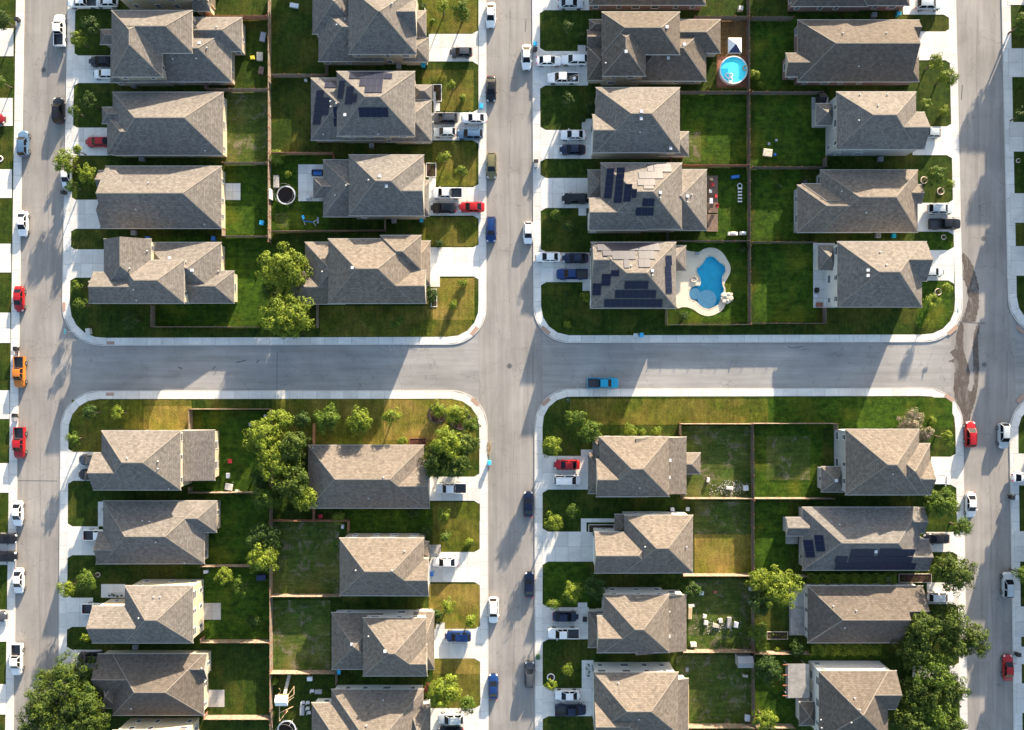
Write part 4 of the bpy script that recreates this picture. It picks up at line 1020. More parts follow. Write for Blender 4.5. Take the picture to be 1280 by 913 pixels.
CARS = [
 (PU,'white',1,278,143,'U','white pickup parked at right kerb, top of the left street'),
 (SUV,'black',1,272,518,'U','black car parked at the right kerb of the left street near the top'),
 (SUV,'bluegrey',1,107,675,'U','blue-grey car at left kerb of left street, beside third driveway from top'),
 (PU,'white',1,392,12,'L','white pickup on the driveway cut by the top edge, upper left block'),
 (HB,'white',1,500,10,'L','white and red car nearest the garage of the @AL5'),
 (SED,'black',1,478,288,'L','black car beside the garage of the @AL4'),
 (HB,'white',1,492,348,'L','white car half under the eave of the @AL4'),
 (SED,'red',1,462,668,'L','red sports car on driveway of the @AL3'),
 (HB,'white',5,312,80,'D','white car half hidden by the yellow-green tree on the left street'),
 (SED,'white',5,103,300,'D','white sedan at left kerb, left street, opposite the @AL2'),
 (SED,'red',5,86,655,'D','red sedan at left kerb, left street, above the cross street'),
 (PU,'orange',9,90,95,'D','orange pickup with dark bed at left kerb by the cross street'),
 (PU,'red',9,90,428,'D','red pickup with dark bed at left kerb below the orange one'),
 (SED,'white',9,82,762,'D','white sedan at left kerb, opposite the @CL2'),
 (SED,'black',9,20,880,'R','black car nosing to left street in driveway at left edge, upper of two'),
 (SUV,'black',13,18,86,'R','black car with yellow stripe in driveway at left edge, lower of two'),
 (SED,'white',13,84,203,'D','white coupe at left kerb, opposite the @CL3'),
 (SED,'darkgrey',13,-30,370,'R','dark car whose rear just shows at left edge, lower left'),
 (PU,'white',13,80,570,'D','white pickup with black bed at left kerb near bottom of left street'),
 (SUV,'darkgrey',9,432,508,'L','dark blue car, upper of two at garage of the @CL1'),
 (SUV,'black',9,430,578,'L','black car, lower of two at garage of the @CL1'),
 (PU,'white',9,468,862,'R','white pickup half under the eave of the @CL2'),
 (PU,'white',13,462,331,'R','white pickup with navy bed in driveway of the @CL3'),
 (SUV,'black',13,425,562,'L','black car beside the big oak, driveway of the @CL4'),
 (SED,'white',2,1104,70,'D','white sedan at left kerb, top of the middle street'),
 (SED,'black',2,1106,418,'D','black sedan at left kerb, middle street, opposite the @AR3'),
 (SUV,'olive',2,1108,780,'D','olive green car at left kerb, middle street, opposite the @AR2'),
 (HB,'darkgrey',2,965,246,'L','small black car alone on driveway of the @AR4'),
 (SUV,'darkgrey',2,888,557,'L','dark grey car nearest the garage, upper, of the @AR3'),
 (SED,'white',2,1027,557,'L','white car nearest the street, upper, of the @AR3'),
 (HB,'silver',2,888,622,'L','silver-white car nearest the garage, lower, of the @AR3'),
 (SUV,'bluegrey',2,1007,632,'L','dark blue car nearest the street, lower, of the @AR3'),
 (PU,'white',6,898,157,'L','white pickup with black bed in driveway of the @AR2'),
 (SED,'black',6,882,226,'L','black sedan below the white pickup, driveway of the @AR2'),
 (SED,'red',6,1014,222,'L','red sedan near the street, driveway of the @AR2'),
 (SUV,'blue',6,1106,327,'D','bright blue car at left kerb, middle street, above the cross street'),
 (SED,'white',3,68,268,'D','white sedan at right kerb of middle street, beside the @BL4'),
 (HB,'white',7,76,343,'D','white hatchback at right kerb of middle street, by the @BL1'),
 (SED,'silver',3,278,16,'R','silver sedan on the top-edge driveway of the @BL5'),
 (SED,'white',3,174,286,'R','white sedan nearest the street, upper, at the @BL4'),
 (SUV,'white',3,293,282,'L','white car nearest the garage, upper, at the @BL4'),
 (PU,'white',3,240,368,'L','white pickup with loaded bed in driveway of the @BL4'),
 (SED,'white',3,287,635,'L','white sedan in driveway of the @BL3'),
 (SED,'navy',3,285,704,'L','navy sedan below the white one, driveway of the @BL3'),
 (SUV,'black',7,297,182,'L','black car alone in driveway of the @BL2'),
 (SED,'white',7,170,457,'L','white sedan nearest the street, driveway of the @BL1'),
 (SED,'navy',7,298,462,'L','dark navy sedan nearest the garage, driveway of the @BL1'),
 (PU,'blue',7,283,538,'L','royal blue pickup in driveway of the @BL1'),
 (PU,'teal',11,428,147,'R','bright teal pickup driving along the cross street'),
 (SED,'red',11,258,532,'L','red sedan in driveway of the @DL1'),
 (VAN,'white',11,260,604,'R','white van below red sedan in driveway of the @DL1'),
 (SED,'navy',11,77,718,'U','navy sedan at right kerb of middle street beside the @DL1'),
 (SED,'navy',15,82,220,'U','dark blue car at right kerb of middle street beside the @DL3'),
 (SUV,'darkgrey',15,83,642,'U','dark grey car at right kerb of middle street near the bottom'),
 (SED,'navy',15,252,370,'R','dark blue sedan in driveway of the @DL3'),
 (PU,'white',15,243,447,'L','white pickup with black bed in driveway of the @DL3'),
 (SED,'white',15,260,740,'L','white car in driveway of the @DL4'),
 (PU,'navy',15,275,808,'R','navy pickup in driveway of the @DL4'),
 (PU,'white',10,918,642,'L','white pickup with black bed in driveway of the @CR1'),
 (SED,'white',14,890,112,'L','white sedan in driveway of the @CR2'),
 (SUV,'white',14,1117,340,'D','white car at left kerb of middle street beside the @CR3'),
 (SUV,'blue',14,950,462,'L','blue car in driveway of the @CR3'),
 (SED,'blue',14,1117,700,'U','dark blue sedan at left kerb of middle street near the bottom'),
 (SUV,'silver',14,917,850,'L','white and silver car under a small tree, driveway of the @CR4'),
 (SED,'black',14,915,912,'L','black car cut by the bottom edge, driveway of the @CR4'),
 (SUV,'silver',4,832,22,'R','silver car in the top-edge driveway of the @BR5'),
 (HB,'silver',4,835,626,'L','white car nose under the eave of the @BR3'),
 (SUV,'silver',8,888,231,'R','silver car, upper of two, driveway of the @BR2'),
 (PU,'black',8,907,302,'R','black pickup, lower of two, driveway of the @BR2'),
 (HB,'silver',8,850,528,'R','silver car half under the eave of the @BR1'),
 (SUV,'red',12,1030,388,'U','dark red car at left kerb of right street below the cross street'),
 (SUV,'silver',12,1187,395,'D','silver car at right kerb of right street below the cross street'),
 (SED,'white',12,1033,722,'D','white sedan at left kerb of right street beside the @DR2'),
 (SED,'white',12,1285,592,'R','white car in driveway at the right edge, below the cross street'),
 (VAN,'white',12,872,600,'R','white van in driveway of the @DR1'),
 (SED,'black',12,868,880,'L','black sedan in driveway of the @DR2'),
 (SUV,'white',16,888,276,'R','white car half under a tree, driveway of the @DR3'),
 (SUV,'silver',16,1206,222,'U','silver green car at right kerb of right street near lower houses'),
 (SED,'red',16,1208,610,'U','bright red sedan at right kerb near the bottom of right street'),
 (SED,'maroon',1,-38,560,'R','dark red car just showing at left edge in upper driveway'),
]
for c in CARS: car(*c[:6], c[6])
# load in the pickup bed, canoe trailer
def thing_box(name, t, zx, zy, w, d, h, mat, label, cat, rz=0, z=None, extra=None, group=None):
    p = W(t,zx,zy,h/2); o = empty(name,(p.x,p.y,KZ+.02 if z is None else z),R(rz)); tag(o,label,cat,group)
    mb = MB(); c = .04*min(w,d)+.01
    mb.hexa([(-w/2+c,-d/2+c,0),(w/2-c,-d/2+c,0),(w/2-c,d/2-c,0),(-w/2+c,d/2-c,0),(-w/2,-d/2,h*.9),(w/2,-d/2,h*.9),(w/2,d/2,h*.9),(-w/2,d/2,h*.9)])
    mb.build('body',M[mat],o)
    l = MB(); l.hexa([(-w/2-.02,-d/2-.02,h*.9+.004),(w/2+.02,-d/2-.02,h*.9+.004),(w/2+.02,d/2+.02,h*.9+.004),(-w/2-.02,d/2+.02,h*.9+.004),(-w/2+.05,-d/2+.05,h),(w/2-.05,-d/2+.05,h),(w/2-.05,d/2-.05,h),(-w/2+.05,d/2-.05,h)])
    l.build('lid',M[extra or mat],o); return o
def bin_(t,zx,zy,mat,label,rz=0,lid=None):
    p = W(t,zx,zy,.6); o = empty('wheeled_bin',(p.x,p.y,KZ+.02),R(rz)); tag(o,label,'wheeled bin','wheeled bins')
    mb = MB(); mb.hexa([(-.25,-.30,.08),(.25,-.30,.08),(.25,.26,.08),(-.25,.26,.08),(-.33,-.40,.98),(.33,-.40,.98),(.33,.38,.98),(-.33,.38,.98)]); mb.build('body',M[mat],o)
    l = MB(); l.hexa([(-.36,-.44,.985),(.36,-.44,.985),(.36,.42,.985),(-.36,.42,.985),(-.30,-.36,1.07),(.30,-.36,1.07),(.30,.38,1.10),(-.30,.38,1.10)]); l.build('lid',M[lid or mat],o)
    for s_ in (-1,1):
        w = MB(); w.tube((s_*.28,.33,.11),(s_*.34,.33,.11),.11,n=10); w.build('wheel',M['tyre'],o)
BL = [(1,85,95,'black','black wheeled bin at left kerb, top left of the left street'),
 (5,303,155,'black','black bin on the pavement under the yellow-green tree, left street',), (5,78,890,'black','dark bin on left kerb just above the orange pickup'),
 (9,70,5,'grey','grey bin touching the dark bin above the orange pickup'),(9,72,300,'black','upper of two bins above the red pickup'),(9,72,316,'grey','lower of two bins above the red pickup'),
 (2,1060,503,'skyblue','blue bin at the street end of driveway of the @AR3'),(3,108,212,'skyblue','blue bin at kerb of middle street above driveway of the @BL4'),(3,108,236,'black','black bin directly below a blue one by the @BL4'),
 (3,112,763,'black','black bin on the pavement below driveway of the @BL3'),(3,112,782,'grey','grey bin below a black one near driveway of the @BL3'),
 (7,608,825,'skyblue','blue bin on the pavement below the kidney pool house'),(10,1098,520,'skyblue','blue bin at the kerb beside a brush pile, middle street'),
 (12,1218,683,'black','black bin at right kerb of the right street below silver car'),(12,1238,685,'lightgrey','pale bin beside a black one at right kerb of right street'),
 (16,1248,545,'black','black bin on pavement beside the bright red sedan, right street'),
 (2,788,310,'teal','teal lidded bin at the garage corner of the @AR4'),(6,780,285,'teal','teal lidded bin at the garage corner of the @AR2'),
 (8,662,360,'teal','green-lidded bin in the narrow gap behind the @BR2'),(4,685,70,'teal','green-lidded bin in the shade under the @BR5'),
 (5,700,372,'blue','blue bin in the gap above the @AL1'),(5,1008,372,'blue','blue bin at the rear fence corner above the @AL1'),
 (14,828,165,'blue','blue bin by the garage of the @CR2'),(14,392,625,'skyblue','pale blue bin in gap behind the @CR3'),
 (15,122,556,'olive_bin','green bin on the pavement below driveway of the @DL3')]
M['olive_bin'] = simple('green_bin_plastic',(.04,.10,.03),.5)
for b in BL: bin_(b[0],b[1],b[2],b[3],b[4],rng.choice((0,90,180)),{'black':'black'}.get(b[3]))
# air conditioners in the side gaps
def ac(t,zx,zy,label):
    p = W(t,zx,zy,.4); o = empty('air_conditioner',(p.x,p.y,KZ)); tag(o,label,'air conditioner','air conditioner units beside the houses')
    mb = MB(); mb.box(-.42,-.42,0,.42,.42,.78); mb.build('cabinet',M['grey'],o)
    g = MB()
    for r_ in (.12,.22,.32): g.ring((0,0,.80),r_,.012,n=20,sides=4)
    g.build('grille',M['steel'],o); f = MB()
    for k in range(4):
        a = k*math.pi/2; f.hexa([(0,0,.785),(.3*math.cos(a),.3*math.sin(a),.785),(.3*math.cos(a+.5),.3*math.sin(a+.5),.785),(0,.01,.785),(0,0,.795),(.3*math.cos(a),.3*math.sin(a),.795),(.3*math.cos(a+.5),.3*math.sin(a+.5),.795),(0,.01,.795)])
    f.build('fan',M['black'],o)
for t,x,y,k in [(1,632,404,'@AL4'),(1,670,750,'@AL3'),(5,632,345,'@AL2'),(2,672,315,'@AR4'),(2,545,688,'@AR3'),(6,650,288,'@AR2'),(8,590,358,'@BR2'),(4,602,752,'@BR3'),(4,572,75,'@BR5'),(13,640,510,'@CL3'),(16,640,190,'@DR2'),(13,770,412+458,'@CL4')]:
    ac(t,x,y,'grey air conditioner box in the side gap of the '+k)
# ------------------------------------------------------------------ trees and plants
def np_mesh(name, V, Q, mat):
    me = bpy.data.meshes.new(name); n = len(V); m = len(Q)
    me.vertices.add(n); me.vertices.foreach_set('co', V.astype(np.float32).ravel())
    me.loops.add(m*4); me.loops.foreach_set('vertex_index', Q.astype(np.int32).ravel())
    me.polygons.add(m); me.polygons.foreach_set('loop_start', np.arange(0,m*4,4,dtype=np.int32)); me.polygons.foreach_set('loop_total', np.full(m,4,dtype=np.int32))
    me.materials.append(mat); me.update(calc_edges=True); return me
def leaves(C, Nrm, size, mat, name='crown', aspect=.55):
    n = len(C); N_ = Nrm + nrg.normal(0,.38,(n,3)); N_ /= np.linalg.norm(N_,axis=1)[:,None]+1e-9
    a = nrg.normal(0,1,(n,3)); u = np.cross(N_,a); u /= np.linalg.norm(u,axis=1)[:,None]+1e-9; v = np.cross(N_,u)
    s = (size*nrg.uniform(.6,1.35,n))[:,None]; u = u*s*.5; v = v*s*.5*aspect
    V = np.stack([C-u, C-v*.9+u*.1, C+u, C+v*.9+u*.1],1).reshape(-1,3); Q = np.arange(n*4).reshape(-1,4)
    return np_mesh(name, V, Q, mat)
def crown_pts(r, rz, cr, nclump, per, zc, hollow=.55, lump=.35, squash=1.0):
    C=[];N_=[]
    k = nrg.normal(0,1,(nclump,3)); k /= np.linalg.norm(k,axis=1)[:,None]; k[:,2] = np.where(k[:,2]<-.35,-k[:,2],k[:,2])
    rad = nrg.uniform(hollow,1.0,nclump)**.6*(1+lump*(nrg.random(nclump)-.6))
    cen = k*(rad*nrg.choice([.82,1.0,1.13],nclump))[:,None]*np.array([r,r*squash,rz]); 
    for i in range(nclump):
        c = cr*nrg.uniform(.65,1.3); d = nrg.normal(0,1,(per,3)); d /= np.linalg.norm(d,axis=1)[:,None]
        q = d*(c*nrg.uniform(.45,1,per)**.5)[:,None]*np.array([1,1,.8]); C.append(cen[i]+q); N_.append(d*.9+k[i]*.4+np.array([0,0,.25]))
    C = np.concatenate(C); C[:,2] += zc; return C, np.concatenate(N_), cen
def tree(t,zx,zy,rz_,kind,label,h=None,squash=1.0,group=None,rot=0):
    r = rz_/ZF*S
    K = {'oak':('leaf_oak',1.0,.8),'bright':('leaf_bright',1.1,.7),'mid':('leaf_mid',1.1,.75),'dark':('leaf_dark',1.05,.7),'bush':('leaf_mid',.42,.8),'bushdark':('leaf_dark',.4,.8),'bushbright':('leaf_bright',.42,.8),'pink':('leaf_pink',.5,.6),'red':('leaf_red',.5,.7)}
    mk, hf, vr = K[kind]; bush = kind.startswith('bush') or kind in ('pink','red')
    rz = r*vr; ht = h if h else (max(rz*1.05, .8) if bush else min(2.2+r*1.35, 7.5))
    zc = ht-rz if not bush else rz*.85
    p = W(t,zx,zy,zc+.2*rz)
    o = empty('bush' if bush else 'tree',(p.x,p.y,KZ-.02), rng.uniform(0,6.28) if squash==1 else R(rot)); tag(o,label,'bush' if bush else 'tree',group or ('shrubs of the gardens' if bush else 'trees of the gardens'))
    cr = min(.28+.12*r,.80); ncl = int(max(8, min(120, 2.2*(r/cr)**2+5))); per = int(min(70, 22+16*r)); sz = min(.20+.035*r,.36)
    if r < 2.2 and not bush:
        q = rng.uniform(.75,1.35); cr *= q; ncl = max(6,int(ncl/q*rng.uniform(.6,1.0))); per = int(per*q)
    if squash == 1: squash = rng.uniform(.82,1.15)
    C,Nn,cen = crown_pts(r*.92-cr*.3, rz-cr*.3, cr, ncl, per, zc, squash=squash)
    nc = max(200,int(110*r*r)); d = nrg.normal(0,1,(nc,3)); d /= np.linalg.norm(d,axis=1)[:,None]
    C2 = d*(nrg.random(nc)**.4)[:,None]*np.array([r,r*squash,rz])*.72; C2[:,2] += zc
    put('crown', leaves(np.concatenate([C,C2]), np.concatenate([Nn,d]), sz, M[mk]), o)
    mb = MB(); tr = .05+.045*r; zb = max(.4,zc-rz*.5)
    if not bush:
        lean = (rng.uniform(-.12,.12)*r, rng.uniform(-.12,.12)*r)
        mb.tube((0,0,-.1),(lean[0]*.5,lean[1]*.5,zb*.55),tr*1.3,tr,8); mb.tube((lean[0]*.5,lean[1]*.5,zb*.55),(lean[0],lean[1],zb),tr,tr*.8,8)
    else: lean=(0,0); zb = .1
    order = nrg.permutation(ncl)[:8 if not bush else 6]
    for i in order:
        e = Vector(cen[i])*.85; e.z += zc; m_ = (Vector((*lean,zb))+e)/2+Vector((0,0,.15*r)); w = .5 if not bush else .35
        mb.tube((*lean,zb),m_,tr*w,tr*w*.6,6); mb.tube(m_,e,tr*w*.6,tr*.1,5)
    mb.build('trunk' if not bush else 'stems', M['bark'], o); return o
def palm(t,zx,zy,rz_,label,h=1.2,n=11):
    r = rz_/ZF*S; p = W(t,zx,zy,h); o = empty('palm',(p.x,p.y,KZ),rng.uniform(0,6)); tag(o,label,'palm','spiky palms and sago plants')
    mb = MB(); mb.tube((0,0,-.1),(0,0,h),.16,.13,8); mb.build('trunk',M['bark'],o)
    for k in range(n):
        a = 2*math.pi*k/n+rng.uniform(-.15,.15); L = r*rng.uniform(.8,1.1); f = MB(); m=7
        pt = lambda s: Vector((math.cos(a)*L*s, math.sin(a)*L*s, h+.35*L*math.sin(s*2.4)-.35*L*s*s))
        sd_ = Vector((-math.sin(a),math.cos(a),0))
        for j in range(m):
            s0,s1 = j/m,(j+1)/m; w = .30*L*math.sin(math.pi*(s0*.8+.15)); q0,q1 = pt(s0),pt(s1)
            for g in (-1,1):
                f.face([q0,q0*.5+q1*.5,q0*.3+q1*.7+sd_*g*w-Vector((0,0,.12*w)),q0*.8+q1*.2+sd_*g*w*.75-Vector((0,0,.06))])
        f.fix=False; f.build('frond',M['leaf_bright'],o)
    return o
TR = [
 # upper left block
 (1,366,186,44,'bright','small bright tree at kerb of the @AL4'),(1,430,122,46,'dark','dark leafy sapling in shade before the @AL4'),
 (1,352,525,34,'mid','small tree at the kerb of the @AL3'),(1,418,475,42,'dark','dark sapling in shaded lawn of the @AL3'),
 (1,300,760,58,'bright','yellow street tree, left part of clump, before the @AL2'),(1,405,818,52,'bright','yellow street tree, right part of clump, before the @AL2'),(1,362,708,26,'bright','small yellow-green treetop above the clump before the @AL2'),(5,335,122,32,'mid','low green shrub tree under the clump before the @AL2'),
 (5,356,594,26,'mid','upper of two small trees before the @AL1'),(5,378,680,32,'mid','lower of two small trees before the @AL1'),(5,608,750,50,'dark','dark round tree on the side lawn of the @AL1'),
 (6,128,515,118,'bright','large bright tree, upper of two, behind the @AR1'),(6,155,735,125,'bright','large bright tree, lower of two, behind the @AR1'),(5,1265,620,50,'mid','middle green tree between yards of both corner houses, upper left block'),
 (2,877,30,36,'bright','left of two bright trees, top-edge lawn, right row, upper left block'),(2,966,56,48,'mid','right of two trees, top-edge lawn, right row, upper left block'),
 (2,920,400,24,'bright','upper of two tiny trees on lawn above driveway of the @AR3'),(2,972,464,20,'bushbright','lower tiny shrub on lawn above driveway of the @AR3'),
 (2,886,740,36,'bright','left of two bright trees on front lawn of the @AR2'),(2,970,806,30,'bright','right of two bright trees on front lawn of the @AR2'),
 (2,788,38,22,'bushdark','shrub by the front wall of the @AR4'),(2,828,102,14,'bushbright','small bright shrub at the path of the @AR4'),
 (6,975,578,22,'bushbright','small shrub at the driveway of the @AR1'),(6,928,680,24,'bushbright','bright shrub in dry corner lawn of the @AR1'),(6,668,758,38,'mid','leafy shrub tree on side lawn of the @AR1'),(6,826,640,40,'bushdark','dark shrub by the porch of the @AR1'),
 (6,150,68,22,'bushbright','round bright shrub above the trampoline'),(6,862,396,22,'bushdark','shrub at driveway edge above the @AR1'),
 # upper right block
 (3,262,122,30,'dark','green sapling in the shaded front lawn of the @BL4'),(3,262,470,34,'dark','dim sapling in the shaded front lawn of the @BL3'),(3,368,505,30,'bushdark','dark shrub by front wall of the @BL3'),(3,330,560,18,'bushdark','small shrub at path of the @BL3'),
 (3,330,175,28,'bushdark','dark shrub by front wall of the @BL4'),(3,1140,355,30,'bushbright','pale leafy shrub by back fence beside round pool'),(3,1165,400,16,'bushbright','small pale shrub below another by back fence near round pool'),
 (4,865,292,42,'bright','upper of two bright trees on front lawn of the @BR4'),(4,920,362,48,'bright','lower of two bright trees on front lawn of the @BR4'),
 (4,905,526,26,'bushbright','small shrub near the kerb above driveway of the @BR3'),
 (8,868,72,52,'mid','larger green tree on upper lawn of the @BR2'),(8,930,118,28,'bright','small bright tree at kerb above driveway of the @BR2'),
 (8,914,604,30,'bright','small bright tree right of palm at the @BR1'),(8,125,125,18,'bushdark','small shrub in back yard of the @BR2'),
 (7,206,257,28,'mid','upper small tree on shaded front lawn of the @BL2'),(7,265,315,30,'dark','lower small tree on shaded front lawn of the @BL2'),
 (7,262,628,18,'bushdark','small dim shrub, upper, on corner lawn of the @BL1'),(7,258,777,20,'bushbright','small lit shrub near the kerb, corner lawn of the @BL1'),(7,350,645,26,'bushbright','pale shrub by front wall of the @BL1'),
 (7,1085,418,22,'bushdark','lone shrub in the corner of the kidney pool yard'),(7,808,735,26,'bushdark','brown-green shrub below the pool deck'),
 (4,1275,112,56,'mid','tree at the right edge near the top of right street'),
 # lower left block
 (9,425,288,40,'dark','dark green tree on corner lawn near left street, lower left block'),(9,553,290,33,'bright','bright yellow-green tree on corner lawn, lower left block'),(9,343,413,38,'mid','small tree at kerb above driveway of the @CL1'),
 (9,1240,400,100,'bright','upper left tree of the large grove between corner yards, lower left block'),(10,110,330,70,'bright','topmost tree of the large grove between corner yards, lower left block'),
 (10,165,440,95,'oak','upper right tree of the large grove beside the @CR1'),(10,85,520,100,'bright','middle tree of the large grove beside the @CR1'),(10,175,610,95,'oak','lower middle tree of the large grove beside the @CR1'),(10,230,690,66,'bright','lowest right tree of the large grove beside the @CR1'),(10,40,690,70,'mid','lowest left tree of the large grove, lower left block'),
 (9,1225,600,52,'dark','dark tree under the left side of the grove, lower left block'),(9,1235,850,55,'dark','dark tree in shade left of yard fence, behind the @CL2'),
 (10,218,320,52,'dark','dark tree, first from left in the row above the @CR1'),(10,337,312,72,'mid','full green tree, second from left in the row above the @CR1'),(10,491,323,64,'bright','bright round tree, third from left in the row above the @CR1'),
 (10,636,306,50,'bright','bright tree at right end of the row above the @CR1'),
 (10,853,272,42,'bushbright','round clipped bush in left stone ring, corner lawn, lower left block'),(10,960,300,50,'bushbright','bright bushy plant in right stone ring, corner lawn, lower left block'),
 (10,905,440,98,'bright','upper tree of dense clump at front of the @CR1'),(10,985,440,75,'oak','right tree of dense clump at front of the @CR1'),(10,840,520,82,'oak','lower left tree of dense clump at front of the @CR1'),(10,930,530,85,'oak','lower right tree of dense clump at front of the @CR1'),(10,1015,345,42,'mid','small tree between stone ring and dense clump, corner, lower left block'),
 (10,690,420,28,'bushbright','round bush at upper wall of the @CR1'),(10,885,768,40,'bright','round bright tree below driveway of the @CR1'),(10,890,870,34,'mid','tree above the path of the @CR2'),(10,1000,895,22,'bushbright','small bright shrub at kerb above driveway of the @CR2'),
 (10,745,755,36,'bushdark','dark shrub in shade below the @CR1'),(10,800,850,32,'bushdark','shrub at upper front corner of the @CR2'),(10,60,880,60,'dark','dark tree behind the fence below grove, lower left block'),
 (14,30,95,82,'bright','bright round tree between second-house yards, lower left block'),(14,905,320,38,'bright','upper bright tree on dry lawn of the @CR3'),(14,848,368,38,'bushdark','dark bush at front corner of the @CR3'),(14,1005,390,34,'bright','lower bright tree near the kerb at the @CR3'),
 (14,880,722,84,'bright','large bright tree on front lawn of the @CR4'),(14,990,782,50,'mid','smaller tree right of a large one, lawn of the @CR4'),(14,812,705,28,'red','red-purple bush at front wall of the @CR4'),(14,88,668,22,'bushbright','small spiky shrub above the wooden playset'),(14,10,10,60,'dark','dark tree above bright round one between yards, lower left block'),
 (13,312,232,48,'bright','bright left tree at kerb of the @CL3'),(13,405,195,58,'mid','darker right tree on front lawn of the @CL3'),(13,404,468,24,'bushbright','round light bush on lawn between driveways of the @CL4'),
 (13,330,680,120,'oak','top crown of the big bottom-left oak clump'),(13,210,770,115,'oak','left crown of the big bottom-left oak clump'),(13,400,760,100,'oak','right crown of the big bottom-left oak clump'),(13,290,860,120,'oak','bottom crown of the big bottom-left oak clump'),(13,420,870,95,'oak','bottom right crown of the big bottom-left oak clump'),(13,170,880,85,'oak','bottom left crown of the big bottom-left oak clump'),(13,210,650,48,'oak','small upper-left crown of the big bottom-left oak clump'),
 (13,1052,180,46,'bright','left bright tree in back yard of the @CL3'),(13,1135,232,50,'mid','right tree in back yard of the @CL3'),(13,1190,392,34,'bushdark','dim bush low in back yard of the @CL3'),(9,503,738,16,'bushbright','little shrub in the side path of the @CL2'),
 # lower right block
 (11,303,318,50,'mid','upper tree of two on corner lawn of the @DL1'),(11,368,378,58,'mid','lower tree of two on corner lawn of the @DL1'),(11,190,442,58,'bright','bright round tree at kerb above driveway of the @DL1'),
 (11,552,368,38,'bushbright','leftmost lit shrub along upper wall of the @DL1'),(11,612,376,20,'bushbright','smallest lit shrub along upper wall of the @DL1'),(11,680,374,26,'bushbright','rightmost lit shrub along upper wall of the @DL1'),
 (11,197,802,50,'bright','round bright tree at kerb above driveway of the @DL2'),(11,292,752,38,'mid','smaller darker tree on front lawn of the @DL2'),
 (12,750,330,62,'pink','pink-blossomed bush, left part, above the @DR1'),(12,812,385,46,'pink','pink-blossomed bush, right part, above the @DR1'),(12,850,324,24,'bushbright','small green shrub right of the pink bush'),(12,915,405,42,'bright','leafy tree by kerb above driveway of the @DR1'),
 (12,900,715,78,'mid','larger tree before the @DR2'),(12,848,690,45,'mid','smaller left tree before the @DR2'),(12,990,826,54,'mid','tree overhanging the kerb before the @DR2'),
 (15,285,252,58,'bright','largest bright tree on front lawn of the @DL3'),(15,198,312,34,'bright','small bright tree at kerb of the @DL3'),(15,395,228,64,'dark','dark tree in shade by front of the @DL3'),
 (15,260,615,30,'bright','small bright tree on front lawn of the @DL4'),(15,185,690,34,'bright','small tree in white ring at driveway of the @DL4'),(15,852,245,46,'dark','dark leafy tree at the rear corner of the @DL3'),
 (16,135,235,102,'bright','large bright round tree behind the @DR3'),(16,35,200,66,'bright','smaller bright tree left of a large one behind the @DR3'),(16,40,300,70,'dark','dark tree below the bright pair behind the @DR3'),(16,30,440,50,'mid','slim green tree along the back fence of the @DR3'),(16,45,505,34,'bright','low bright shrub tree by planting bed of the @DR3'),
 (16,75,618,76,'dark','dark round tree in the yard of the @DR4'),(16,65,862,60,'bright','bright tree at the bottom edge behind the @DR4'),
 (16,955,162,110,'oak','round full tree at kerb between second and third houses, lower right block'),
 (16,800,420,105,'oak','left upper crown in the dark grove right of the @DR3'),(16,930,400,95,'oak','top crown in the dark grove right of the @DR3'),(16,1045,480,82,'oak','right crown over the street in the grove by the @DR3'),(16,780,520,90,'oak','left lower crown in the grove by the @DR3'),(16,940,500,85,'oak','middle crown in the grove by the @DR3'),
 (16,850,610,105,'mid','crown above the driveway gap in the grove by the @DR4'),(16,790,730,100,'oak','left crown in grove in front of the @DR4'),(16,930,700,90,'oak','right crown in grove in front of the @DR4'),(16,860,830,105,'mid','lower crown in grove in front of the @DR4'),(16,740,870,95,'oak','bottom left crown in grove in front of the @DR4'),(16,940,880,80,'oak','bottom right crown in grove in front of the @DR4'),
 (16,210,512,44,'bushdark','round dark bush by rear corner of the @DR3'),(16,120,524,14,'bushbright','tiny yellow-green shrub in the planting bed behind the @DR3'),
 (16,1275,170,45,'mid','tree at right edge beside silver green car'),(4,1275,540,40,'dark','dark tree at the right edge below its first lawn'),(1,10,90,50,'dark','dark tree on the top left corner lawn'),(1,4,385,28,'mid','small tree at left edge, second lawn from top'),
 (9,-4,880,20,'bushdark','shrub at left edge beside the black cars'),
]
for a in TR: tree(*a[:5], a[5])
palm(2,98,742,42,'spiky bright palm by back fence behind the @AR2',1.0)
palm(4,822,490,30,'spiky palm at front corner of the @BR3',.9)
palm(8,848,668,44,'bright spiky palm at front of the @BR1',.9)
palm(10,388,785,40,'bright spiky palm by red fence below the @CR1',1.0)
palm(10,925,300,52,'big spiky palm in the right stone ring, corner lawn, lower left block',1.6,16)
def hedge(t,x0,y0,x1,y1,h,label,mk='leaf_mid'):
    a = W(t,x0,y1,h*.7); b = W(t,x1,y0,h*.7); w = (b.x-a.x)/2; d = (b.y-a.y)/2; o = empty('hedge',((a.x+b.x)/2,(a.y+b.y)/2,KZ-.02)); tag(o,label,'hedge')
    n = int(w*2*d*2*150); C = np.stack([nrg.uniform(-w,w,n),nrg.uniform(-d,d,n),h*nrg.uniform(.2,1,n)**.5],1)
    C[:,2] *= .82+.22*np.sin(C[:,0]*2.6+1)*np.cos(C[:,1]*1.5); C[:,1] += .15*np.sin(C[:,0]*3.1)
    Nn = np.stack([np.zeros(n),C[:,1]/d*.5,np.ones(n)],1); put('crown',leaves(C,Nn,.22,M[mk]),o)
    mb = MB()
    for k in range(int(w*2/1.1)): x=-w+.5+k*1.1; mb.tube((x,0,-.1),(x+rng.uniform(-.2,.2),0,h*.75),.05,.02,5)
    mb.build('stems',M['bark'],o)
hedge(16,262,168,680,214,1.5,'row of leafy bushes below the @DR2','leaf_bright')
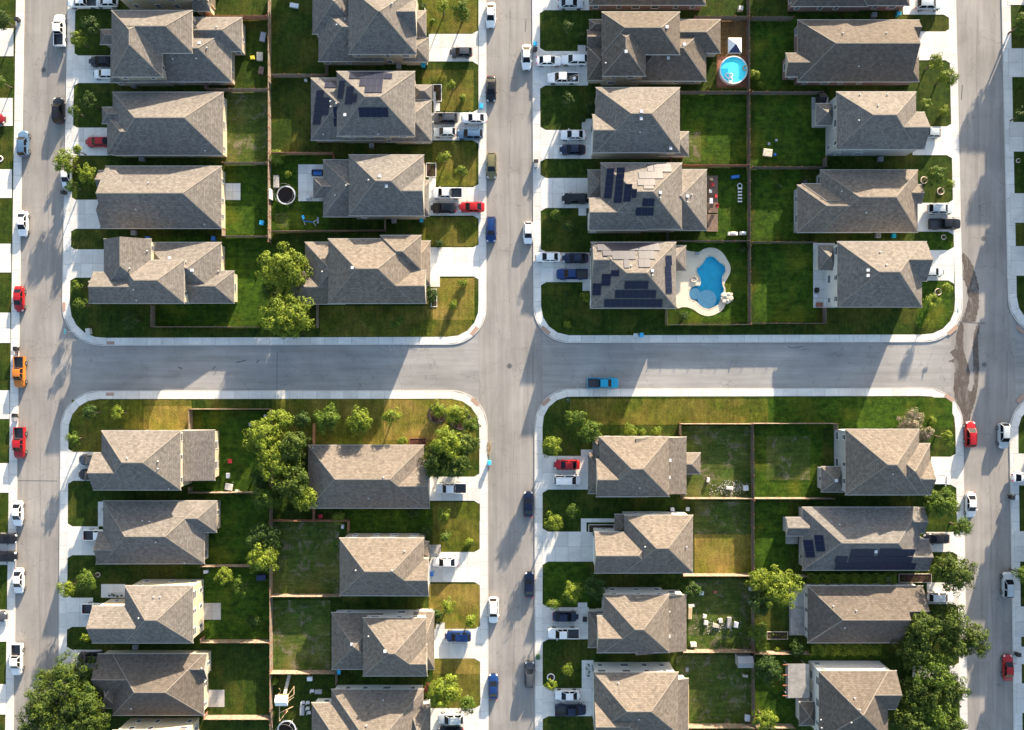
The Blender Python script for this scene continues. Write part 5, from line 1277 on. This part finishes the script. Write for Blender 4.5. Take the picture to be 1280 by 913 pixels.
hedge(16,280,500,612,552,1.6,'long clipped hedge below the @DR3','leaf_bright')
hedge(16,15,400,70,540,1.6,'overgrown green strip along back fence, lower right block')
# planting rings
def ringbed(t,zx,zy,r,label,plant=True,mat='stone'):
    p = W(t,zx,zy,.2); o = empty('planting_ring',(p.x,p.y,KZ)); tag(o,label,'planting ring','round stone planting rings')
    mb = MB(); mb.ring((0,0,.08),r,.10,n=22); mb.build('edging',M[mat],o); d = MB(); d.tube((0,0,-.03),(0,0,.06),r,n=20); d.build('mulch_bed',M['mulch'],o)
    if plant:
        C,Nn,_ = crown_pts(r*.45,.3,.16,6,26,.35); put('plant',leaves(C,Nn,.14,M['leaf_mid']),o)
ringbed(8,810,96,.62,'round stone planting ring, left of two, on lawn of the @BR2'); ringbed(8,888,148,.62,'round stone planting ring, right of two, on lawn of the @BR2')
ringbed(8,902,364,.42,'small ring with plant between driveways of the @BR2'); ringbed(8,876,622,.58,'round stone planting ring above palm of the @BR1')
ringbed(10,855,290,1.75,'grey-edged ring round the clipped bush, corner lawn, lower left block',False,'chrome'); ringbed(10,962,318,1.9,'grey-edged ring round the big palm, corner lawn, lower left block',False,'chrome')
ringbed(15,183,655,.66,'white ring round small tree at driveway of the @DL4',False,'white'); ringbed(13,460,172,.4,'small pale ring beside tree of the @CL3',True)
ringbed(1,0,748,.5,'small white ring at the left edge, third lawn from top',False,'white'); ringbed(4,1253,757,.35,'small pale ring on the third lawn of the right edge')
def bed(t,x0,y0,x1,y1,label,n=5,mk='leaf_dark',edge='white'):
    a = W(t,x0,y1); b = W(t,x1,y0); o = empty('flower_bed',((a.x+b.x)/2,(a.y+b.y)/2,KZ)); tag(o,label,'flower bed','mulched flower beds by the front walls'); w=(b.x-a.x)/2; d=(b.y-a.y)/2
    mb = MB(); mb.box(-w,-d,-.02,w,d,.05); mb.build('mulch_bed',M['mulch'],o)
    e = MB(); t_=.09; e.box(-w-t_,-d-t_,0,w+t_,-d,.12); e.box(-w-t_,d,0,w+t_,d+t_,.12); e.box(-w-t_,-d,0,-w,d,.12); e.box(w,-d,0,w+t_,d,.12); e.build('edging',M[edge],o)
    for k in range(n):
        s = k/(max(1,n-1))*2-1; x,y = (w*.75*s+rng.uniform(-.1,.1), rng.uniform(-.4,.4)*d) if w>d else (rng.uniform(-.4,.4)*w, d*.75*s)
        C,Nn,_ = crown_pts(.22,.22,.14,5,20,.3); C[:,0]+=x; C[:,1]+=y; put('plant',leaves(C,Nn,.13,M[mk]),o)
bed(2,835,402,872,478,'dark mulch bed with small plants at the @AR3',6); bed(6,803,18,846,80,'red-brown mulch bed with white edge at the @AR2',5)
bed(10,725,408,800,436,'reddish flower bed against upper wall of the @CR1',6,'leaf_red','redwood'); bed(13,512,252,582,276,'narrow planted bed inside the front walk of the @CL3',5)
bed(11,362,814,478,848,'long dark bed inside the L-shaped walk of the @DL2',7); bed(15,342,585,370,650,'narrow black bed beside the front path of the @DL4',4)
bed(16,70,440,165,472,'terraced planting bed with a pale path behind the @DR3',6,'leaf_mid','stone'); bed(6,826,610,850,690,'mulch bed at front porch of the @AR1',4)
bed(16,690,168,840,205,'pebble bed with two shrubs at front of the @DR2',3,'leaf_mid','stone'); bed(13,355,900,480,904,'thin bed at the bottom edge near the big oak',2)
# ------------------------------------------------------------------ yard things
def T0(name,t,zx,zy,label,cat,rz=0,h=0,group=None,z=None):
    p = W(t,zx,zy,h); o = empty(name,(p.x,p.y,KZ+.006 if z is None else z),R(rz)); return tag(o,label,cat,group)
def trampoline(t,zx,zy,r,label,rim='skyblue'):
    o = T0('trampoline',t,zx,zy,label,'trampoline',h=.8); mb=MB(); mb.tube((0,0,.80),(0,0,.815),r*.88,n=28); M['matblack']=simple('black_mesh_mat',(.006,.006,.008),.9,spec=.05); mb.build('mat',M['matblack'],o)
    m=MB()
    for i in range(28):
        a0,a1=2*math.pi*i/28,2*math.pi*(i+1)/28; m.face([(r*.88*math.cos(a0),r*.88*math.sin(a0),.83),(r*math.cos(a0),r*math.sin(a0),.83),(r*math.cos(a1),r*math.sin(a1),.83),(r*.88*math.cos(a1),r*.88*math.sin(a1),.83)], i//7%2)
    m.build('safety_pad',[M['lightgrey'],M[rim]],o); f=MB(); f.ring((0,0,.79),r,.03,n=28); f.build('frame',M['steel'],o)
    for k in range(6):
        a=k*math.pi/3; x,y=r*1.03*math.cos(a),r*1.03*math.sin(a); g=MB(); g.tube((x,y,0),(x,y,2.4),.022,n=6); g.build('net_pole',M['grey'],o)
        b=MB(); b.tube((x*.95,y*.95,0),(x*.95,y*.95,.8),.03,n=6); b.build('leg',M['steel'],o)
    h=MB(); h.ring((0,0,2.4),r*1.03,.012,n=28,sides=4); h.build('net_hoop',M['grey'],o)
trampoline(6,143,167,1.75,'round dark trampoline with thin pale rim behind the @AR2','grey'); trampoline(14,146,900,1.75,'white-rimmed trampoline cut by bottom edge near the playset','lightgrey')
# round pool
o = T0('round_pool',3,1042,331,'round bright cyan raised pool on a platform behind the @BL4','pool',h=.95)
mb=MB(); r=2.55
for i in range(48):
    a0,a1=2*math.pi*i/48,2*math.pi*(i+1)/48
    for ra,z0,z1 in ((r,0,1.02),(r-.14,.02,1.02)): mb.face([(ra*math.cos(a0),ra*math.sin(a0),z0),(ra*math.cos(a1),ra*math.sin(a1),z0),(ra*math.cos(a1),ra*math.sin(a1),z1),(ra*math.cos(a0),ra*math.sin(a0),z1)])
    mb.face([((r-.14)*math.cos(a0),(r-.14)*math.sin(a0),1.02),(r*1.02*math.cos(a0),r*1.02*math.sin(a0),1.02),(r*1.02*math.cos(a1),r*1.02*math.sin(a1),1.02),((r-.14)*math.cos(a1),(r-.14)*math.sin(a1),1.02)])
mb.fix=False; mb.build('pool_wall',M['white'],o)
m=MB(); m.tube((0,0,.72),(0,0,.80),r-.145,n=48); m.build('liner',M['liner'],o)
m=MB(); m.face([((r-.15)*math.cos(2*math.pi*i/48),(r-.15)*math.sin(2*math.pi*i/48),.94) for i in range(48)]); m.build('water',M['water_clear'] if 'water_clear' in M else M['water'],o)
for k,(a,rr_,sz,mt) in enumerate(((3.9,1.5,.42,'white'),(4.25,1.1,.30,'white'),(.15,2.2,.42,'tan'),(4.4,1.9,.35,'white'))):
    q = empty('float_ring',(o.location.x+rr_*math.cos(a),o.location.y+rr_*math.sin(a),1.02)); tag(q,['white swim ring floating at lower left of round pool','smaller white swim ring near round pool centre','tan float at the right rim of the round pool','white swim ring at bottom rim of round pool'][k],'float','floats in the round pool'); b=MB(); b.ring((0,0,.04),sz,.11,n=18); b.build('tube',M[mt],q)
ox,oy = o.location.x,o.location.y
dk = T0('pool_platform',3,1037,338,'reddish wooden platform under the round bright pool','platform')
for k in range(24): b=MB(); b.box(-2.85+k*.24,-2.75,0,-2.85+k*.24+.225,2.75,.07); b.build('plank',M['deckwood'] if 'deckwood' in M else M['redwood'],dk)
ld = T0('pool_ladder',3,985,300,'white ladder leaning on the round bright pool','ladder',rz=150,h=.8)
for s in (-.22,.22): b=MB(); b.bar((-.5,s,0),(.1,s,1.35),.05); b.build('rail',M['white'],ld)
for k in range(4): b=MB(); b.box(-.42+k*.13,-.22,.2+k*.28,-.32+k*.13,.22,.23+k*.28); b.build('rung',M['white'],ld)
# canopy
def canopy(t,zx,zy,w,d,h,label,mat='white',alt='navy'):
    o = T0('canopy',t,zx,zy,label,'canopy',h=h)
    for sx in (-1,1):
        for sy in (-1,1): b=MB(); b.tube((sx*w*.47,sy*d*.47,0),(sx*w*.47,sy*d*.47,h),.035,n=6); b.build('leg',M['steel'],o)
    c=[(-w/2,-d/2,h),(w/2,-d/2,h),(w/2,d/2,h),(-w/2,d/2,h)]; ap=(0,0,h+.75); b=MB()
    for i,mi in ((0,1),(1,0),(2,0),(3,0)): b.face([c[i],c[(i+1)%4],ap],mi)
    for i in range(4): p,q=c[i],c[(i+1)%4]; b.face([p,q,(q[0],q[1],h-.22),(p[0],p[1],h-.22)],0)
    b.fix=False; b.build('canopy_top',[M[mat],M[alt]],o)
canopy(3,1048,216,2.45,2.75,2.2,'square white and navy pitched canopy above the round pool')
M['deckwood']=simple('brown_decking',(.17,.11,.08),.8,var=.25,scale=2)
def platform(t,x0,y0,x1,y1,label,mat='deckwood',h=.25,n=None,name='wooden_deck',cat='deck',vertical=False,part='plank',base=None):
    a=W(t,x0,y1,h); b=W(t,x1,y0,h); w=b.x-a.x; d=b.y-a.y; o=empty(name,(a.x,a.y,KZ)); tag(o,label,cat)
    L=w if vertical else d; n=n or max(2,int(L/.30)); s=L/n
    for k in range(n):
        m=MB(); (m.box(k*s+.01,0,h-.04,(k+1)*s-.01,d,h+rng.uniform(0,.006)) if vertical else m.box(0,k*s+.01,h-.04,w,(k+1)*s-.01,h+rng.uniform(0,.006))); m.build(part,M[mat],o)
    m=MB(); m.box(.05,.05,0,w-.05,d-.05,h-.05); m.build('frame',M[base or mat],o); return o
platform(7,919,75,968,250,'dark wooden deck with red chairs behind the @BL2','deckwood'); platform(7,919,256,968,338,'plain brown deck square below the red-chair deck','deckwood',.22)
platform(16,180,330,248,452,'light grey deck with railing behind the @DR3','wood_grey',.4)
platform(16,158,600,200,752,'narrow outer deck strip behind the @DR4','wood_grey',.35)
# pergola boards with open beams behind DR4
o = platform(16,168,590,268,750,'weathered grey board pergola roof behind the @DR4','wood_grey',2.6,16,'pergola','pergola',True)
for c_ in list(o.children):
    if c_.name.startswith('frame'): bpy.data.objects.remove(c_)
for k in range(4):
    m=MB(); y=.3+k*1.9; m.box(-.9,y,2.46,.2,y+.12,2.58); m.build('beam',M['redwood'],o)
for x in (0.1,3.4):
    for y in (.2,5.8): m=MB(); m.box(x,y,0,x+.12,y+.12,2.5); m.build('post',M['wood_grey'],o)
platform(15,783,660,832,905,'flat pale terrace slab roof at rear of the @DL4','tan',.3,4,'terrace','terrace')
platform(12,158,775,215,904,'pale rear deck with plants and chairs behind the @DR2','wood_grey',.3)
platform(14,822,30,868,72,'light wooden entry landing of the @CR2','wood_grey',.2)
def chair(t,zx,zy,mat,label,rz=0,grp='garden chairs',z=None):
    o=T0('garden_chair',t,zx,zy,label,'chair',rz,.5,grp,z); m=MB(); m.box(-.28,-.28,.38,.28,.28,.44); m.build('seat',M[mat],o); m=MB(); m.box(-.28,.24,.44,.28,.31,.95); m.build('backrest',M[mat],o)
    for sx in (-1,1):
        for sy in (-1,1): m=MB(); m.box(sx*.25-.02,sy*.25-.02,0,sx*.25+.02,sy*.25+.02,.38); m.build('leg',M['grey'],o)
def table(t,zx,zy,w,d,mat,label,round_=False,z=None,rz=0):
    o=T0('garden_table',t,zx,zy,label,'table',rz,.7,'garden tables',z); m=MB()
    if round_: m.tube((0,0,.70),(0,0,.74),w/2,n=20)
    else: m.box(-w/2,-d/2,.70,w/2,d/2,.74)
    m.build('tabletop',M[mat],o)
    for sx in (-1,1):
        for sy in (-1,1): m=MB(); m.box(sx*w*.33-.03,sy*d*.33-.03,0,sx*w*.33+.03,sy*d*.33+.03,.7); m.build('leg',M['grey'],o)
DKZ=KZ+.26
for zx,zy,m_,l in [(942,118,'red','topmost red chair'),(958,172,'red','middle red chair'),(963,220,'red','lowest red chair'),(935,92,'tan','tan chair above the red ones'),(932,150,'white','small white chair between red ones')]:
    chair(7,zx,zy,m_,l+' on dark deck behind the @BL2',rng.choice((0,90,180)),z=DKZ)
table(7,935,195,.6,1.0,'lightgrey','small grey table on the dark deck behind the @BL2',z=DKZ)
def grill(t,zx,zy,label,mat='black',rz=0,w=1.2,z=None):
    o=T0('barbecue_grill',t,zx,zy,label,'grill',rz,.9,'garden grills',z); m=MB(); m.box(-w/2,-.3,.1,w/2,.3,.85); m.build('cabinet',M[mat],o); m=MB(); m.tube((-w*.28,0,.95),(w*.28,0,.95),.27,n=12); m.build('lid',M[mat],o); m=MB(); m.bar((-w*.2,-.3,1.0),(w*.2,-.3,1.0),.03); m.build('handle',M['steel'],o)
grill(7,1040,347,'larger white-covered grill in bottom corner of yard behind the @BL2','white',0,1.7); grill(7,1088,345,'smaller white-covered grill beside a larger one behind the @BL2','white',0,1.1)
grill(6,247,177,'white-topped grill on pale terrace of the @AR2','lightgrey',0,.9); grill(8,308,613,'black grill on rear terrace of the @BR1','black',90,.9); grill(8,245,105,'dark lounger-like grill on rear patio of the @BR2','black',25,1.3)
o=T0('patio_sofa',6,290,62,'navy outdoor sofa set on terrace of the @AR2','sofa',h=.5); 
m=MB(); m.box(-.95,-.5,.15,.95,.5,.45); m.build('seat',M['navy'],o); m=MB(); m.box(-.95,.35,.45,.95,.55,.85); m.build('backrest',M['navy'],o)
for s in (-1,1): m=MB(); m.box(s*.95-.12,-.5,.15,s*.95+.12,.5,.62); m.build('armrest',M['mulch'],o)
for k in range(3): m=MB(); m.box(-.8+k*.55,-.42,.45,-.32+k*.55,.3,.55); m.build('cushion',M['blue'],o)
M['speckle']=simple('blue_confetti',(.02,.55,.72),.5)
rr=random.Random(5)
# swing and seesaw
o=T0('blue_swing_seat',6,222,285,'blue and white seesaw frame behind the @AR2','seesaw',h=.6)
for a,b,mt,w_ in (((-.1,.9,.5),(.15,.2,.6),'skyblue',.45),((0,-.1,.55),(1.9,-.35,.55),'blue',.16),((.1,-.2,.4),(.3,-.8,.05),'lightgrey',.1),((1.9,-.35,.5),(2.4,.15,.1),'lightgrey',.1),((1.9,-.35,.5),(2.3,-1.0,.1),'lightgrey',.1),((2.75,.6,.5),(2.75,-.6,.5),'grey',.35)):
    m=MB(); m.bar(a,b,w_,.08); m.build('beam',M[mt],o)
table(6,120,280,.01,.01,'tan','bare post')if False else None
o=thing_box('garden_bench',6,98,105,1.0,2.3,.8,'wood_grey','brown slatted bench box between trampoline and fence','bench')
o=thing_box('white_board',6,72,165,.35,1.9,1.6,'white','white board leaning at the fence left of trampoline','board')
ground_quad('bare_patch',rough_loop([W(6,a,b)[:2] for a,b in ((95,255),(145,250),(150,285),(143,318),(105,322),(92,290))],.10),KZ+.012,'patchy')
# playset
o=T0('wooden_playset',14,120,765,'white-roofed wooden playset with yellow slide behind the @CR4','playset',h=2.4)
for sx in (-1,1):
    for sy in (-1,1): m=MB(); m.box(sx*.9-.05,sy*.7-.05,0,sx*.9+.05,sy*.7+.05,2.3); m.build('post',M['tan'],o)
m=MB(); m.box(-1,-.8,1.3,1,.8,1.36); m.build('platform',M['tan'],o)
m=MB(); m.hexa([(-1.15,-1.0,2.2),(1.15,-1.0,2.2),(1.15,1.0,2.2),(-1.15,1.0,2.2),(-1.1,-.05,2.85),(1.1,-.05,2.85),(1.1,.05,2.85),(-1.1,.05,2.85)]); m.build('roof',M['white'],o)
m=MB(); m.hexa([(.0,.8,1.25),(.6,.8,1.25),(1.1,3.9,.12),(.5,3.9,.12),(.0,.8,1.38),(.6,.8,1.38),(1.1,3.9,.25),(.5,3.9,.25)]); m.build('slide',M['yellowpale'] if 'yellowpale' in M else M['stone'],o)
for a,b in (((-.8,.8,.1),(-.5,2.2,2.1)),((1.0,.2,2.1),(2.2,1.0,1.9)),((2.2,1.0,1.9),(2.1,2.4,1.6)),((1.0,.7,2.2),(2.1,2.3,1.7)),((1,-.3,2.1),(2.2,.6,2.1))): m=MB(); m.bar(a,b,.09); m.build('beam',M['tan'],o)
o=T0('swing_frame',14,125,835,'wooden swing frame with red seat below the playset','swing',h=2)
for a,b in (((-.5,1.9,2.1),(-.5,-.9,2.1)),((-.5,1.8,2.1),(.1,1.9,0)),((-.5,.6,2.1),(1.5,.9,.1)),((-.5,-.9,2.1),(.4,.1,.1))): m=MB(); m.bar(a,b,.10); m.build('beam',M['tan'],o)
m=MB(); m.box(-.1,-.2,.5,.25,.2,.56); m.build('seat',M['red'],o)
table(14,218,808,.85,1.9,'grey','long grey picnic table behind the @CR4')
for k,(a,b) in enumerate([(222,773),(245,773),(245,800),(250,820),(265,718)]): chair(14,a,b,'lightgrey',['upper left white chair at grey table','upper right white chair at grey table','middle right white chair at grey table','lower right white chair at grey table','white chair alone above the grey table'][k]+' behind the @CR4',90)
thing_box('storage_box',14,295,720,1.3,.7,.6,'grey','grey storage box beside white chair behind the @CR4','box'); thing_box('white_box',14,255,658,.95,.75,.7,'white','small white box below sunlit fence behind the @CR3','box')
# sheds, boxes
def shed(t,zx,zy,w,d,h,label,mat='greywall',roof='grey',rz=0):
    o=T0('garden_shed',t,zx,zy,label,'shed',rz,h); m=MB(); m.box(-w/2,-d/2,0,w/2,d/2,h); m.build('wall',M[mat],o)
    m=MB(); a=.12; m.hexa([(-w/2-a,-d/2-a,h),(w/2+a,-d/2-a,h),(w/2+a,d/2+a,h),(-w/2-a,d/2+a,h),(-w/2-a,-.04,h+.6),(w/2+a,-.04,h+.6),(w/2+a,.04,h+.6),(-w/2-a,.04,h+.6)]); m.build('roof',M[roof],o)
    m=MB(); m.box(-.4,-d/2-.04,.02,.4,-d/2-.003,1.7); m.build('door',M['white'],o)
shed(15,1097,582,2.6,1.9,1.9,'grey garden shed in fence corner behind the @DL4'); shed(4,330,462,1.1,1.6,1.8,'small dark shed at rear corner of the @BR3','black','black')
BX=[('storage_box',14,28,183,2.0,1.2,.7,'navy','dark blue low box beside bright tree, lower left block'),
 ('electric_cabinet',5,1235,298,.9,.95,.8,'skyblue','pale blue box by back fence of the @AL2'),('storage_box',3,1073,45,1.0,.9,1.0,'white','white box in back yard of the @BL5'),
 ('storage_box',15,852,498,1.3,.9,.7,'white','white box near rear wall corner of the @DL3'),('storage_box',15,1120,236,.6,.7,.6,'lightgrey','upper of two pale boxes by the back fence behind the @DL3'),('storage_box',15,1120,297,.6,.7,.6,'lightgrey','lower of two pale boxes by the back fence behind the @DL3'),
 ('storage_box',15,1106,843,1.1,1.3,.7,'lightgrey','blue-grey box by the back fence behind the @DL4'),('storage_box',11,1098,640,1.1,1.1,.7,'lightgrey','square pale blue box in rubble behind the @DL1'),('storage_box',11,1022,640,1.5,.7,.5,'white','long white box in rubble behind the @DL1'),
 ('garden_stool',11,921,602,.6,1.0,.6,'white','white stool on the lawn behind the @DL1'),('storage_box',5,520,322,.01,.01,.01,'white',''),
 ('storage_box',15,1020,395,.9,2.3,.6,'wood_grey','long grey crate in debris behind the @DL3'),('storage_box',15,980,386,.8,.9,.5,'white','white crate left of a long grey crate behind the @DL3'),
 ('storage_box',15,1052,405,.9,1.2,.5,'lightgrey','pale blue crate right of a long grey crate behind the @DL3'),('storage_box',15,958,410,1.4,.8,.4,'stone','low tan crate in debris behind the @DL3'),
 ('storage_box',15,905,366,.8,.8,.5,'white','upper left white crate in debris behind the @DL3'),('storage_box',15,911,396,.9,.9,.5,'white','lower left white crate in debris behind the @DL3'),('storage_box',15,890,256,.9,.8,.5,'lightgrey','folded pale chair frame near dark tree behind the @DL3'),('storage_box',15,955,252,.7,.6,.5,'redwood','small red-brown box in yard behind the @DL3'),
 ('garden_bench',15,836,350,.8,2.6,.6,'tan','long tan bench at the rear wall of the @DL3'),('storage_box',15,842,315,1.3,.6,.5,'white','white table end above a tan bench, rear of the @DL3'),
 ('storage_box',15,1096,645,1.1,.5,.5,'stone','small pale heap below the grey garden shed'),('storage_box',9,1252,300,.55,.55,.9,'white','white box in fence corner behind the @CL1'),('storage_box',9,1190,340,1.5,.8,.5,'wood_grey','grey plank stack in shade of yard behind the @CL1'),
 ('ride_on_toy',9,1084,514,.8,.9,.5,'red','red ride-on toy on lawn behind the @CL1'),('storage_box',9,1075,582,.7,1.1,.5,'lightgrey','small white lounger above a larger one behind the @CL1'),('sun_lounger',9,1080,635,1.6,1.4,.5,'white','crumpled white lounger at lower fence behind the @CL1'),('storage_box',9,1115,655,.5,.6,.5,'white','small white box beside crumpled lounger behind the @CL1'),
 ('storage_box',13,972,155,1.0,.7,.6,'lightgrey','tilted pale box at the top fence behind the @CL3'),('storage_box',2,182,30,1.9,.9,.5,'lightgrey','pale lounger on shaded back lawn of the @AR4'),
 ('storage_box',1,1240,178,1.2,2.0,.6,'grey','grey box by back fence behind the @AL4'),('toy_car',1,1225,270,1.3,1.8,.6,'stone','pale toy house in yard behind the @AL4'),('toy_car',1,1190,275,.9,.7,.5,'yellow','yellow toy beside a pale toy house behind the @AL4'),('toy_car',1,1232,335,1.1,1.6,.5,'deckwood','brown toy cart below a pale toy house behind the @AL4'),
 ('picnic_table',3,1200,722,2.0,1.6,.6,'stone','pale table with red end in back yard of the @BR3'),('storage_box',3,1235,730,.5,.5,.5,'blue','small blue stool beside pale table in yard of the @BR3'),('storage_box',3,1207,680,.5,.5,.5,'grey','grey stool above pale table in yard of the @BR3'),('storage_box',3,1242,663,.5,.5,.5,'grey','dark stool furthest above pale table in yard of the @BR3'),
 ('blue_slide',7,1048,82,1.7,.6,.8,'blue','blue toy slide in back yard of the @BL2'),
 ('storage_box',7,870,442,.9,.6,.5,'grey','grey pump box on the rim of the kidney pool deck'),
 ('storage_box',5,420,808,.9,1.3,1.0,'white','white and dark mailbox cabinet on corner lawn of the @AL1'),('storage_box',7,582,825,1.0,.7,.6,'lightgrey','pale utility box beside blue bin, cross street'),
 ('storage_box',15,342,380,.9,1.0,.5,'black','dark porch table by front wall of the @DL3'),('red_seat',10,305,773,.9,.9,.6,'red','round red seat behind the little red fence at the @CR1'),('storage_box',10,410,820,.6,.9,.7,'lightgrey','white can at end of red fence below the @CR1'),
 ('storage_box',15,822,615,.5,.8,.7,'grey','grey can behind the @DL4'),('storage_box',11,753,740,.8,.8,.8,'lightgrey','left of two white dishes at fence of the @DL2'),('storage_box',11,825,738,.7,.8,.8,'white','right of two white dishes at fence of the @DL2'),
 ('storage_box',2,236,381,.6,.5,.6,'white','small white post light behind the @AR3'),('storage_box',4,270,680,.6,1.0,.5,'lawn','') ,('porch_planter',4,1182,214,.3,.3,.3,'grey','tiny grey post on the right-edge pavement near the top'),
 ('storage_box',8,315,682,1.4,.9,.6,'redwood','reddish box at lower end of rear terrace of the @BR1'),('storage_box',8,300,640,.6,.6,.5,'lightgrey','pale stool above a reddish box, terrace of the @BR1'),
 ('storage_box',12,345,620,.5,.5,.5,'redwood','')]
M['offwhite']=simple('chalky_white_plastic',(.50,.49,.46),.7,var=.2,scale=4)
for b in BX:
    if not b[8]: continue
    thing_box(*b[:4],b[4]*.85,b[5]*.85,b[6],('offwhite' if b[7]=='white' else b[7]),b[8],b[0].replace('_',' '),rng.uniform(-12,12),group='loose things in the yards')
# ladder-shaped toy
o=T0('toy_train',7,1072,160,'grey and white ladder climbing toy along fence behind the @BL2','climbing toy',h=.4)
m=MB(); m.ring((0,1.5,.3),.42,.09,n=18); m.build('ring',M['lightgrey'],o)
for s in (-.25,.25): m=MB(); m.bar((s,1.1,.3),(s,-1.7,.3),.09); m.build('rail',M['grey'],o)
for k in range(5): m=MB(); m.box(-.4,.85-k*.6,.28,.4,1.05-k*.6,.42); m.build('rung',M['white'],o)
# brush pile, rubble
o=T0('brush_pile',10,1096,465,'pile of brown cut branches at the kerb above a blue bin','brush pile',h=.2,z=.0)
m=MB()
for k in range(60):
    y=rng.uniform(-1.4,1.4); x=rng.uniform(-.3,.3); a=rng.uniform(-.5,.5); m.bar((x-.1,y-.45,rng.uniform(.03,.2)),(x+.1+a*.3,y+.45,rng.uniform(.05,.35)),.05)
q=m.build('branches',M['tan'],o); q['kind']='stuff'
def rubble(t,x0,y0,x1,y1,n,label):
    a=W(t,x0,y1); b=W(t,x1,y0); o=empty('rubble',((a.x+b.x)/2,(a.y+b.y)/2,KZ)); tag(o,label,'rubble',kind='stuff'); m=MB(); w=(b.x-a.x)/2; d=(b.y-a.y)/2
    for k in range(n):
        x=max(-w,min(w,rng.gauss(0,w*.45))); y=max(-d,min(d,rng.gauss(0,d*.45))); s=rng.uniform(.04,.16); c=rng.uniform(0,3)
        pts=[(x+s*math.cos(c+i*1.57)*rng.uniform(.7,1.2),y+s*math.sin(c+i*1.57)*rng.uniform(.7,1.2)) for i in range(4)]
        m.hexa([(*p,0) for p in pts]+[(x+(p[0]-x)*.7,y+(p[1]-y)*.7,s*.7) for p in pts])
    m.build('stones',M['wood_grey'],o)
rubble(11,930,605,1125,680,300,'scattered pale rubble in lower yard corner behind the @DL1'); rubble(15,860,380,1075,455,180,'scattered pale debris on the lawn behind the @DL3'); rubble(4,-15,300,20,410,0,'') if False else None
rubble(9,1040,615,1130,665,30,'few pale pebbles by the lower fence behind the @CL1')
# load in the white pickup, corner sign, street name pole
o=T0('loaded_tools',3,290,366,'jumble of tools and a white bucket in the loaded pickup bed','tools',h=1.0,z=.95)
for a,b,mt in (((-.9,-.3,.1),(.9,.3,.5),'tan'),((-.8,.1,.1),(.9,.6,.3),'wood_grey'),((-.6,-.6,.1),(.5,-.2,.3),'steel')): m=MB(); m.bar(a,b,.12); m.build('pole',M[mt],o)
m=MB(); m.tube((.1,-.25,0),(.1,-.25,.45),.28,n=12); m.build('bucket',M['white'],o)
def signpost(t,zx,zy,label,two=True):
    o=T0('street_sign',t,zx,zy,label,'street sign',h=2.4,group='street sign poles at the crossings'); m=MB(); m.tube((0,0,-.1),(0,0,2.6),.035,n=8); m.build('pole',M['steel'],o)
    m=MB(); m.box(-.45,-.01,2.35,.45,.01,2.55); m.build('name_plate',M['teal'],o)
    m=MB(); m.box(-.01,-.45,2.6,.01,.45,2.8); m.build('name_plate',M['teal'],o)
signpost(5,313,808,'slim street sign pole on corner pavement, bottom left, upper left block'); signpost(11,263,226,'slim street sign pole on the corner lawn, lower right block'); signpost(8,962,712,'slim street sign pole on corner lawn, right end, upper right block')
o=T0('gas_canisters',12,398,650,'white dish on the rear roof corner of the @DR1','dish',h=1); m=MB(); m.tube((0,0,.7),(0,0,.9),.35,.1,n=14); m.build('dish',M['white'],o); m=MB(); m.tube((0,0,0),(0,0,.72),.04,n=6); m.build('pole',M['steel'],o)
